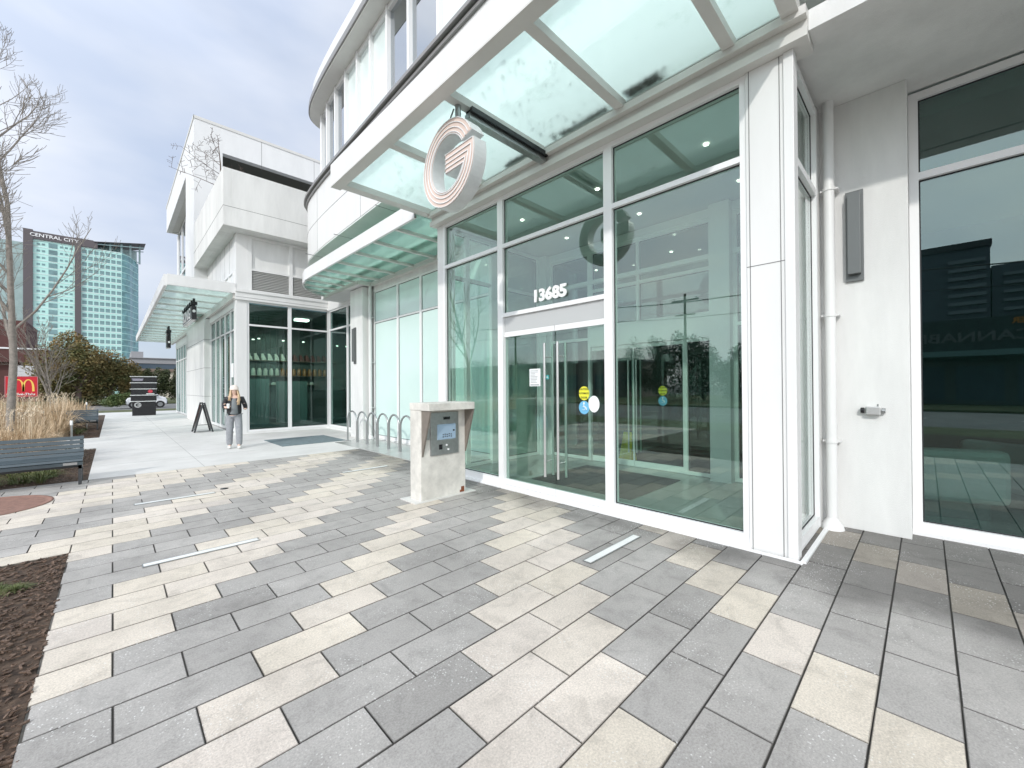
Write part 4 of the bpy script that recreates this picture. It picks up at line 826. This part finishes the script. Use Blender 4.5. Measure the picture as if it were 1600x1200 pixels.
bare_tree('balcony_tree', (2.99, 19.4, 7.25), 3.9, .05, 14, 'small bare maple growing on the white balcony', mt=M['darkbark'], first=.42, nb=5, levels=3, spread=.8, up=.05, tw=.006)

def leafy(name, c, rad, n, size, m, label, seed=1, group=None, trunk=True, cat='tree', base=-.02, lumps=9, flat=.55):
    rg = random.Random(seed); t = thing(name, (c[0], c[1], base), label, cat, group); b = MB()
    lp = []
    for _ in range(lumps):
        v = Vector((rg.gauss(0, 1), rg.gauss(0, 1), rg.gauss(0, 1))).normalized()*rg.uniform(.35, .72)
        lp.append((v, rg.uniform(.28, .5)))
    lp.append((Vector((0, 0, 0)), .55))
    for _ in range(n):
        v0, rr = rg.choice(lp); d = Vector((rg.gauss(0, 1), rg.gauss(0, 1), rg.gauss(0, 1))).normalized()*rr*(rg.random()**.35); v = v0+d
        p = Vector((c[0]+v.x*rad[0], c[1]+v.y*rad[1], max(base+.05, c[2]+v.z*rad[2])))
        u = Vector((rg.gauss(0, 1), rg.gauss(0, 1), rg.gauss(0, 1)*flat)).normalized(); w2 = u.cross(Vector((rg.gauss(0, 1), rg.gauss(0, 1), rg.gauss(0, 1)))).normalized(); s = size*rg.uniform(.6, 1.5)
        b.add([p-u*s, p+w2*s*.45, p+u*s, p-w2*s*.45], [(0, 1, 2, 3)])
    b.build('foliage', m, t)
    if trunk:
        k = MB(); k.tube([(c[0], c[1], base), (c[0]+.1, c[1], c[2]*.6), (c[0], c[1], c[2]*1.1)], [rad[0]*.07, rad[0]*.05, rad[0]*.02], 7)
        for j in range(5): a = j*1.3; k.tube([(c[0], c[1], c[2]*.45), (c[0]+math.cos(a)*rad[0]*.5, c[1]+math.sin(a)*rad[1]*.5, c[2]*1.05)], [rad[0]*.03, .02], 5)
        k.build('trunk', M['darkbark'], t)
leafy('evergreen_tree', (-2.5, 60, 3.5), (4.0, 2.8, 4.5), 30000, .11, M['leaf1'], 'broad brown green tree left of the black directory sign', 4, lumps=14)
leafy('evergreen_tree', (-.3, 61.5, 2.7), (3.2, 2.4, 3.9), 22000, .11, M['leaf1'], 'rounded olive green tree directly behind the small bush', 8, lumps=12)
leafy('round_bush', (.35, 50, .75), (1.25, 1.0, .95), 5000, .06, M['leaf2'], 'small round green bush beside the black directory sign', 3, cat='bush', trunk=False, lumps=8)
leafy('round_bush', (-2.6, 48, .5), (1.6, 1.0, .7), 3000, .06, M['leaf3'], 'low dark bush beyond the dry grass', 13, cat='bush', trunk=False, lumps=8)
for i, x in enumerate((3.1, 4.6, 6.1, 7.6)): leafy('hedge_conifer', (x, 70, 2.3), (1.25, 1.1, 2.4), 5200, .10, M['leaf3'], ['dark conifer above the black directory sign', 'dark conifer over the parked white car', 'dark conifer beside the shop wall', 'dark conifer hidden most by the shop wall'][i], 40+i, 'conifers along the far road', cat='tree', trunk=False, lumps=10)
leafy('hedge_conifer', (1.6, 68, 1.9), (1.2, 1.0, 2.0), 3500, .10, M['leaf3'], 'dark conifer between the olive tree and the sign', 51, 'conifers along the far road', trunk=False)

# ------------------------------------------------------------------ directory pylon, burger sign, car
py = thing('directory_sign', (1.37, 33.2, 0), 'black directory sign with white lines and a grey letter G', 'sign')
bx('base', M['black'], py, (.84, 1.90, 33.0, 33.35, 0, .84)); bx('panel', M['black'], py, *[(.78, 1.93, 32.98, 33.37, .875+i*.37, 1.205+i*.37) for i in range(4)])
bx('trim', M['signwhite'], py, *[(.74, 1.95, 32.95, 33.4, .84+i*.37, .875+i*.37) for i in range(5)])
b = MB(); b.prism([(x*.32, y*.32) for x, y in gshape(.5, .28)], (1.08, 32.992, .64), *S_, .01); b.build('letter_logo', M['sconce'] if 0 else mat('logo_grey', (.42, .42, .42), .5), py)
b = MB(); b.prism([(0, 0), (.42, 0), (.48, .14), (-.04, .14)], (.86, 32.965, 2.08), *S_, .01); b.build('tenant_logo', mat('lilac_grey', (.30, .28, .34), .5), py)
b = MB(); b.prism([(.11*math.cos(i*.35), .10*math.sin(i*.35)) for i in range(18)], (1.64, 32.965, 1.45), *S_, .01); b.build('tenant_logo', mat('logo_red', (.6, .05, .08), .4), py); bx('tenant_name', M['signwhite'], py, (1.46, 1.83, 32.965, 32.972, 1.275, 1.325))
mc = thing('drive_through_sign', (-4.6, 45, 0), 'red drive through sign with a yellow arched M', 'sign'); bx('panel', M['red'], mc, (-5.32, -3.88, 45, 45.15, 1.12, 2.52), bevel=.01); bx('trim', mat('trim_red', (.55, .2, .22), .4), mc, (-5.36, -3.84, 44.99, 45.02, 2.52, 2.56), (-5.36, -3.84, 44.99, 45.02, 1.08, 1.12), (-3.88, -3.84, 44.99, 45.02, 1.12, 2.52), (-5.36, -5.32, 44.99, 45.02, 1.12, 2.52)); bx('post', M['dark'], mc, (-5.0, -4.9, 45.03, 45.13, 0, 1.12), (-4.3, -4.2, 45.03, 45.13, 0, 1.12))
b = MB(); H = .82
def arch(cx, w0, hgt):
    n = 14; o_, i_ = [], []
    for k in range(n+1):
        a = math.pi*k/n; o_.append((cx-math.cos(a)*w0, math.sin(a)**.72*hgt)); i_.append((cx-math.cos(a)*(w0*.60), math.sin(a)**.6*(hgt*.93)))
    i_ = [(x, y) for x, y in i_]
    vs = o_+i_; m_ = n+1
    for k in range(n):
        q = [o_[k], o_[k+1], i_[k+1], i_[k]]; b.prism(q, (-4.52, 44.985, 1.48), *S_, .02)
arch(-.235, .29, .86); arch(.235, .29, .86); b.build('arches_logo', M['yellow'], mc)
text('lettering', 'Drive-Thru', .235, (-4.52, 44.985, 1.28), *S_, M['signwhite'], mc, .02, bold=.005)
car = thing('parked_car', (2.2, 50.4, -.15), 'white car parked behind the black directory sign', 'car')
prof = [(-2.1, .35), (-2.15, .75), (-1.95, .95), (-1.2, 1.05), (-.55, 1.45), (.7, 1.47), (1.35, 1.08), (1.95, .95), (2.12, .7), (2.1, .35)]
def carp(x): return 1.45+x
b = MB(); b.prism([(x*.66, z-.0) for x, z in prof], (2.25, 49.6, -.15), *S_, 1.7); b.build('body', M['carwhite'], car, bevel=.08)
b = MB(); b.prism([(-.72, 1.08), (-.36, 1.40), (.43, 1.42), (.83, 1.09)], (2.25, 49.592, -.15), *S_, 1.716); b.build('side_windows', M['carglass'], car)
for x in (1.35, 3.15):
    for y in (49.58, 51.12): w_ = MB().tube([(x, y, .18), (x, y+.2, .18)], .33, 18).build('wheel', M['tyre'], car); MB().tube([(x, y-.01, .18), (x, y+.21, .18)], .19, 14).build('rim', M['steel_dull'], w_)
bx('headlight', M['signwhite'], car, (3.5, 3.62, 49.65, 49.95, .50, .62)); bx('headlight', M['signwhite'], car, (3.5, 3.62, 50.95, 51.25, .50, .62)); bx('bumper', M['gasket'], car, (3.6, 3.68, 49.75, 51.15, .2, .45)); bx('mirror', M['carwhite'], car, (2.75, 2.9, 49.42, 49.6, .86, .98))

# ------------------------------------------------------------------ BACKGROUND BUILDINGS
T = thing('glass_tower', (-6, 200, 0), 'tall mint green glass tower with dark bands and slanted roof', 'tower')
bx('tower_body', M['twrglass'], T, (-18.1, -8.95, 200, 225, 0, 50.0), (-7.5, 2.4, 200, 225, 0, 50.0)); bx('dark_band', M['twrdark'], T, (-20.1, -18.1, 199.4, 225, 0, 52.8), (-8.95, -7.5, 199.4, 225, 0, 52.0), (-18.1, -3.6, 199.5, 224, 50.0, 52.4), (-8.95, -4.6, 199.6, 224, 50.0, 52.6))
bx('rear_wing', M['twrgrey'], T, (-26.5, -20.1, 205, 225, 0, 49.5)); text('lettering', 'CENTRAL CITY', 1.5, (-13.4, 199.4, 51.2), *S_, M['signwhite'], T, .1, bold=.02, sx=1.05)
cv = [(2.4, 200), (3.6, 201), (4.6, 203), (5.4, 206), (7.1, 210), (6.9, 226), (2.4, 226)]
b = MB(); k = len(cv); b.add([(x, y, 0) for x, y in cv]+[(x+(1.0 if x > 4 else 0)*0, y, 50-max(0, (x-2.4))*.2) for x, y in cv], [(i, (i+1) % k, k+(i+1) % k, k+i) for i in range(k)]+[tuple(range(k, 2*k))]); b.build('curved_side', M['twrside'], T)
b = MB(); b.add([(-4.4, 199, 52.0), (9.0, 206, 56.2), (9.0, 220, 57.5), (-4.4, 220, 53), (-4.4, 199, 52.2), (9.0, 206, 56.4), (9.0, 220, 57.7), (-4.4, 220, 53.2)], [(0, 3, 2, 1), (4, 5, 6, 7), (0, 1, 5, 4), (1, 2, 6, 5), (2, 3, 7, 6), (3, 0, 4, 7)]); b.build('slanted_roof', M['twrdark'], T)
b = MB()
for x, y in ((-.5, 203), (2.4, 204), (4.8, 206), (7.4, 209)): b.bar((x, y, 49), (x, y, 56.2-(7.4-x)*.35), .55, .55, (0, 1, 0))
[b.bar((-4.0, 200+i, 51.6), (8.6, 206+i, 54.6), .3, .3) for i in (0, 6)]; b.build('roof_strut', M['twrgrey'], T); bx('roof_glass', M['twrgrey'], T, (-3.6, 6.6, 208, 218, 49.5, 53.4))
b = MB()
for i in range(22): z = 50-i*2.2; b.box(2.5, 6.3, 200, 200.1, z, z)if 0 else None
wm = MB().box(-.52, .52, -.03, .03, -.62, .62); me_win = None; cnt = 0; rest = MB()
for r in range(22):
    for c_ in range(7):
        x = -6.72+c_*1.40; z = 48.5-r*2.17
        if cnt < 98:
            if me_win is None: w0 = wm.build('tower_window', M['twrwin'], None); w0.parent = T; me_win = w0; o = w0
            else: o = me_win.copy(); C.objects.link(o); o.parent = T
            o.location = Vector((x, 199.97, z))-WL[T.name]; cnt += 1
        else: rest.box(x-.52, x+.52, 199.94, 200.01, z-.62, z+.62)
for r in range(22):
    z = 48.6-r*2.17
    for j, x in enumerate((-17.0, -15.9)): rest.box(x-.35, x+.35, 199.94, 200.01, z-.3, z+.3)
    for x in (-12.0, -10.9, -9.8): rest.box(x-.33, x+.33, 199.94, 200.01, z-.3, z+.3)
    rest.box(-14.8, -12.9, 199.9, 200.02, z-.75, z+.75)
tag(rest.build('tower_windows_far', M['twrwin'], T), kind='stuff')
b = MB()
for r in range(23):
    z = 49.6-r*2.17; [b.bar((cv[i][0], cv[i][1]-.05, z), (cv[i+1][0]+.03, cv[i+1][1]-.03, z), .1, .3) for i in range(4)]
b.build('side_spandrel', M['twrglass'], T)
b = MB(); [b.box(-7.5, 2.4, 199.9, 199.95, 49.75-r*2.17, 49.87-r*2.17) for r in range(23)]; [b.box(-18.1, -8.95, 199.9, 199.95, 49.75-r*2.17, 49.85-r*2.17) for r in range(23)]; b.build('floor_lines', M['signwhite'], T)
# brown restaurant, podium
rb = thing('brown_building', (-13, 88, 0), 'low dark red brown building behind the bare trees', 'building'); bx('wall', M['brick'], rb, (-24, -6.6, 84, 100, 0, 5.2)); bx('roof', M['brick'], rb, (-24.4, -6.2, 83.2, 100.4, 5.2, 7.0)); bx('upper_wall', M['brick'], rb, (-20, -8.6, 88, 100, 7.0, 11.2)); bx('window', M['up_glass'], rb, (-9.0, -7.2, 83.95, 84.05, 3.0, 4.8)); bx('fascia', M['signwhite'], rb, (-24.4, -6.2, 83.1, 83.2, 6.9, 7.1))
gbd = thing('grey_office', (12, 120, 0), 'distant grey low office with a dark strip window', 'building'); bx('wall', M['greybld'], gbd, (2.8, 24, 120, 140, 0, 5.4), (2.8, 24, 120, 140, 7.2, 8.3), (3.0, 5.0, 124, 136, 8.3, 10.0)); bx('window', M['greyglass'], gbd, (2.9, 23.9, 120.2, 139.8, 5.4, 7.2)); bx('roof', M['greybld'], gbd, (2.6, 24.2, 119.7, 140.2, 8.3, 8.45))
cb = thing('cream_house', (8, 95, 0), 'low cream building behind the dark conifers', 'building'); bx('wall', M['cream'], cb, (1.8, 14, 95, 104, 0, 4.6)); bx('roof', mat('brown_roof', (.2, .15, .12), .8), cb, (1.4, 14.4, 94.6, 104.4, 4.6, 5.1))

# ------------------------------------------------------------------ ACROSS THE STREET (seen in the glass)
X0 = -33
st = thing('street_shop', (X0, -8, 0), 'dark low shop across the street mirrored in the right window', 'building')
bx('wall', mat('dark_teal_wall', (.03, .05, .05), .7), st, (X0-9, X0, -30, 6, 3.3, 6.4)); bx('wall', M['roomdark'], st, (X0-9, X0-.6, -30, 6, 0, 3.3)); bx('canopy', mat('teal_canopy', (.14, .26, .25), .6), st, (X0, X0+.9, -30, 6, 3.6, 4.0)); bx('window', M['greyglass'], st, *[(X0-.6, X0-.55, y, y+2.4, .3, 2.9) for y in range(-28, 5, 3)])
text('lettering', 'CANNABIS', 1.0, (X0+.06, -2.3, 5.0), (0, 1, 0), (0, 0, 1), M['sconce'], st, .08, bold=.02, sx=1.25)
text('lettering', 'FLOWER', .55, (X0+.06, -5.4, 6.0), (0, 1, 0), (0, 0, 1), mat('amber_letter', (.55, .22, .02), .5), st, .08, bold=.02)
at = thing('apartment_tower', (-95, -6, 0), 'dark apartment tower mirrored in the right hand window', 'tower')
bx('tower_body', mat('tower_slate', (.075, .10, .12), .5), at, (-112, -96, -8, 1.5, 0, 25.5), (-110, -96.5, -18, -8.2, 0, 22)); bx('roof', M['dark'], at, (-112, -95.6, -8.2, 1.8, 25.5, 26.6))
b = MB(); [b.box(-96, -95.5, -7.5, -3.0, 2+i*1.5, 2.6+i*1.5) for i in range(15)]; [b.box(-96.5, -95.9, -15, -9.5, 2+i*1.5, 2.5+i*1.5) for i in range(13)]; b.build('balcony', mat('balcony_grey', (.2, .24, .25), .6), at)
lb2 = thing('low_warehouse', (-45, 50, 0), 'long low dark building across the street mirrored in the entrance', 'building'); bx('wall', mat('dark_brick', (.17, .14, .13), .8), lb2, (-52, -40, 28, 90, 0, 5.0)); bx('roof', M['greybld'], lb2, (-52.3, -39.7, 27.7, 90.3, 5.0, 5.3)); bx('window', M['greyglass'], lb2, *[(-40, -39.95, y, y+3, 1, 3.2) for y in range(30, 88, 6)])
for i, (x, y) in enumerate(((-16, 14.0), (-16.4, 8.6), (-16, 34), (-16.2, -8))):
    t = thing('utility_pole', (x-9, y, 0), ['utility pole with crossarms mirrored in the doors', 'utility pole mirrored right of the inner doors', 'utility pole furthest up the street', 'utility pole behind the camera'][i], 'utility pole', 'wooden poles across the street'); MB().tube([(x-9, y, -.15), (x-9, y, 9.2)], [.15, .1], 8).build('post', M['polewood'], t); bx('crossarm', M['polewood'], t, (x-9.06, x-8.94, y-1.1, y+1.1, 8.6, 8.72), (x-9.06, x-8.94, y-.8, y+.8, 7.4, 7.5)); MB().lathe((x-9, y-.9, 8.72), [(.04, 0), (.05, .15)], 6).lathe((x-9, y+.9, 8.72), [(.04, 0), (.05, .15)], 6).build('insulator', M['steel_dull'], t)
b = MB()
for dy, z in ((0, 8.95), (.3, 8.85), (0, 7.6)):
    for y0 in range(-80, 100, 20): b.tube([(-25+dy, y0+20*k/6, z-.5*4*(k/6)*(1-k/6)) for k in range(7)], .02, 4, cap=False)
tag(b.build('power_lines', M['black']), 'black overhead power lines strung across the street', 'power line')
sl = thing('street_lamp', (-10, .6, 0), 'dark street lamp mirrored at the edge of the right window', 'street lamp'); MB().tube([(-10, .6, -.1), (-10, .6, 5.6)], .07, 10).build('post', M['dark'], sl); MB().lathe((-10, .6, 5.6), [(.1, 0), (.42, .05), (.3, .22), (.05, .3)], 16).build('lamp_head', M['dark'], sl)
LB = ['shorter dark tree at the left end of the mirrored row', 'tallest dark tree in the mirrored row', 'broad dark tree mirrored beside the tallest one', 'mid sized dark tree in the mirrored row', 'small dark tree in the mirrored row', 'tall dark tree far up the mirrored street', 'dark tree behind the long low building', 'smallest dark tree at the mirrored shop end']
for i, (x, y, h, r) in enumerate(((-38, 25, 6.6, 2.4), (-37, 21.8, 8.0, 1.9), (-36, 18.8, 7.0, 2.2), (-35, 16.2, 6.4, 2.0), (-35, 13.2, 5.4, 2.1), (-52, 72, 9, 4), (-50, 58, 7.5, 3.6), (-34, 10.2, 3.6, 1.6))):
    leafy('broad_tree', (x, y, h*.5), (r*1.1, r*1.1, h*.62), 5000, .12, M['conifer'], LB[i], 60+i, 'dark trees across the street', lumps=13)
# ------------------------------------------------------------------ PERSON
def skin(name, joints, edges, m, parent, sub=2, root=0):
    me = bpy.data.meshes.new(name); bm = bmesh.new(); ly = bm.verts.layers.skin.verify(); vv = []
    for j in joints:
        v = bm.verts.new(j[0]); r = j[1]; v[ly].radius = r if isinstance(r, tuple) else (r, r); vv.append(v)
    vv[root][ly].use_root = True
    for a, b2 in edges: bm.edges.new((vv[a], vv[b2]))
    bm.to_mesh(me); bm.free(); o = bpy.data.objects.new(name, me); C.objects.link(o); o.parent = parent
    s_ = o.modifiers.new('skin', 'SKIN'); s_.use_smooth_shade = True; u = o.modifiers.new('sub', 'SUBSURF'); u.levels = sub; u.render_levels = sub
    me.materials.append(m); return o
def chain(js): return [(i, i+1) for i in range(len(js)-1)]
P = thing('person', (2.33, 13.0, 0), 'person in cream beanie, black jacket and grey trousers walking with a drink', 'person', rz=R_(-12))
# local frame: facing -Y (towards camera), +X to viewer's right
body = [((0, 0, .93), (.085, .06)), ((0, .0, 1.08), (.09, .07)), ((0, .01, 1.25), (.13, .09)), ((0, .01, 1.36), (.09, .07)), ((0, .0, 1.42), .045), ((0, -.015, 1.475), (.058, .062)), ((0, -.02, 1.545), (.068, .078)), ((0, -.01, 1.60), (.055, .06)),
        ((-.16, .01, 1.33), .05), ((-.24, .0, 1.12), .04), ((-.17, -.17, 1.09), .032), ((-.12, -.22, 1.12), (.022, .03)),
        ((.16, .01, 1.33), .05), ((.25, .0, 1.13), .04), ((.25, -.17, 1.06), .032), ((.25, -.24, 1.08), (.022, .03)),
        ((-.085, 0, .82), .06), ((-.095, -.03, .46), .052), ((-.10, .03, .10), .036), ((-.10, -.06, .045), .03),
        ((.085, 0, .82), .06), ((.10, -.10, .47), .052), ((.105, -.13, .10), .036), ((.11, -.23, .05), .03)]
bo = skin('body', body, [(0, 1), (1, 2), (2, 3), (3, 4), (4, 5), (5, 6), (6, 7), (3, 8), (8, 9), (9, 10), (10, 11), (3, 12), (12, 13), (13, 14), (14, 15), (0, 16), (16, 17), (17, 18), (18, 19), (0, 20), (20, 21), (21, 22), (22, 23)], M['sage'], P)
jk = [((0, .02, .84), (.18, .13)), ((0, .015, 1.02), (.185, .125)), ((0, .01, 1.22), (.17, .115)), ((0, .015, 1.36), (.12, .09)),
      ((-.17, .015, 1.33), .07), ((-.24, .02, 1.12), .058), ((-.17, -.15, 1.075), .05), ((.17, .015, 1.33), .07), ((.245, .02, 1.13), .058), ((.25, -.14, 1.045), .05)]
skin('jacket', jk, [(0, 1), (1, 2), (2, 3), (3, 4), (4, 5), (5, 6), (3, 7), (7, 8), (8, 9)], M['jacket'], P)
skin('top', [((0, -.01, .93), (.155, .125)), ((.01, -.06, .98), (.10, .075)), ((.01, -.08, 1.0), (.08, .058)), ((.01, -.075, 1.2), (.075, .05)), ((0, -.03, 1.34), (.07, .05))], [(0, 1), (1, 2), (2, 3), (3, 4)], M['greytop'], P)
skin('trousers', [((0, 0, 1.0), (.155, .125)), ((-.09, 0, .80), (.10, .10)), ((-.105, -.03, .46), (.085, .085)), ((-.105, .02, .13), (.07, .075)), ((-.105, .02, .075), (.055, .06)), ((.09, -.02, .80), (.10, .10)), ((.11, -.10, .47), (.085, .085)), ((.115, -.12, .13), (.07, .075)), ((.115, -.125, .075), (.055, .06))], [(0, 1), (1, 2), (2, 3), (3, 4), (0, 5), (5, 6), (6, 7), (7, 8)], M['jeans'], P)
for (x, y) in ((-.105, .02), (.115, -.14)):
    skin('shoe', [((x, y+.06, .05), (.045, .045)), ((x, y-.04, .045), (.045, .042)), ((x, y-.15, .035), (.042, .03))], [(0, 1), (1, 2)], M['shoe'], P)
hr = MB()
for s_ in range(84):
    k = random.Random(s_); t_ = s_/83; a = R_(-35+250*t_); r = .086      # from her left front round the back to her right front
    x0, y0 = math.cos(a)*r, math.sin(a)*r-.005; ln = 1.14+.1*k.random() if t_ < .35 else (1.26+.08*k.random() if t_ > .85 else 1.2)
    fx = .05 if t_ < .3 else 0
    hr.tube([(x0*.8, y0*.8, 1.59), (x0*1.06, y0, 1.51), (x0*1.22+k.uniform(-.01, .02), y0-.02-fx*.6, 1.40), (x0*1.3+k.uniform(-.02, .02), y0*.9-.05-fx, 1.28), (x0*1.15+k.uniform(-.03, .02), y0*.7-.06-fx*1.5, ln)], [.018, .018, .017, .014, .004], 5)
hr.build('hair', M['hair'], None).parent = P
hb_ = MB(); hb_.lathe((0, -.008, 1.555), [(.096, 0), (.103, .015), (.103, .035), (.097, .04), (.095, .07), (.078, .10), (.045, .122), (.01, .13)], 20); hb_.build('beanie', M['beanie'], None).parent = P
fc = MB(); fc.lathe((-.026, -.094, 1.535), [(.007, -.004), (.009, 0), (.007, .005)], 8); fc.lathe((.026, -.094, 1.535), [(.007, -.004), (.009, 0), (.007, .005)], 8); fc.build('eyes', M['darkbark'], None).parent = P
fn = MB(); fn.tube([(0, -.095, 1.535), (0, -.112, 1.51), (0, -.1, 1.503)], [.006, .011, .008], 6); fn.build('nose', M['sage'], None).parent = P
fm_ = MB(); fm_.tube([(-.018, -.093, 1.478), (0, -.099, 1.476), (.018, -.093, 1.478)], [.003, .006, .003], 6); fm_.build('mouth', mat('lips', (.45, .16, .15), .5), None).parent = P
def hand(cx, cy, cz, side):
    js = [((cx, cy+.03, cz), (.026, .016)), ((cx, cy-.02, cz+.005), (.034, .016))]; ed = [(0, 1)]
    for k, l in enumerate((.058, .066, .062, .05)):
        bxx = cx-.024+k*.016; i = len(js)
        js += [((bxx, cy-.045, cz+.008), .0085), ((bxx, cy-.045-l*.5, cz-.004), .008), ((bxx, cy-.05-l*.55, cz-.03), .007)]; ed += [(1, i), (i, i+1), (i+1, i+2)]
    i = len(js); js += [((cx+side*.036, cy-.005, cz+.01), .0105), ((cx+side*.045, cy-.04, cz+.02), .009), ((cx+side*.03, cy-.06, cz+.02), .008)]; ed += [(0, i), (i, i+1), (i+1, i+2)]
    return skin('hand', js, ed, M['sage'], P, 1)
hand(-.12, -.235, 1.115, 1); hand(.25, -.25, 1.07, -1)
def rel(px, py, pz):
    a = R_(-12); return (2.33+px*math.cos(a)-py*math.sin(a), 13.0+px*math.sin(a)+py*math.cos(a), pz)
cp = thing('drink_cup', rel(-.12, -.30, 1.08), 'white lidded paper cup held in the right hand of the walking person', 'cup'); q = rel(-.12, -.30, 1.08)
MB().lathe(q, [(.027, 0), (.036, .10)], 14).build('cup', M['paper'], cp); MB().lathe((q[0], q[1], q[2]+.1), [(.039, 0), (.039, .012), (.03, .02)], 14).build('lid', M['signwhite'], cp)
q = rel(.25, -.31, 1.06); b = MB(); b.box(q[0]-.04, q[0]+.03, q[1]-.01, q[1]+.005, q[2]-.02, q[2]+.12); o = b.build('phone', M['black'], None, loc=q); tag(o, 'dark phone held in the left hand of the walking person', 'phone')
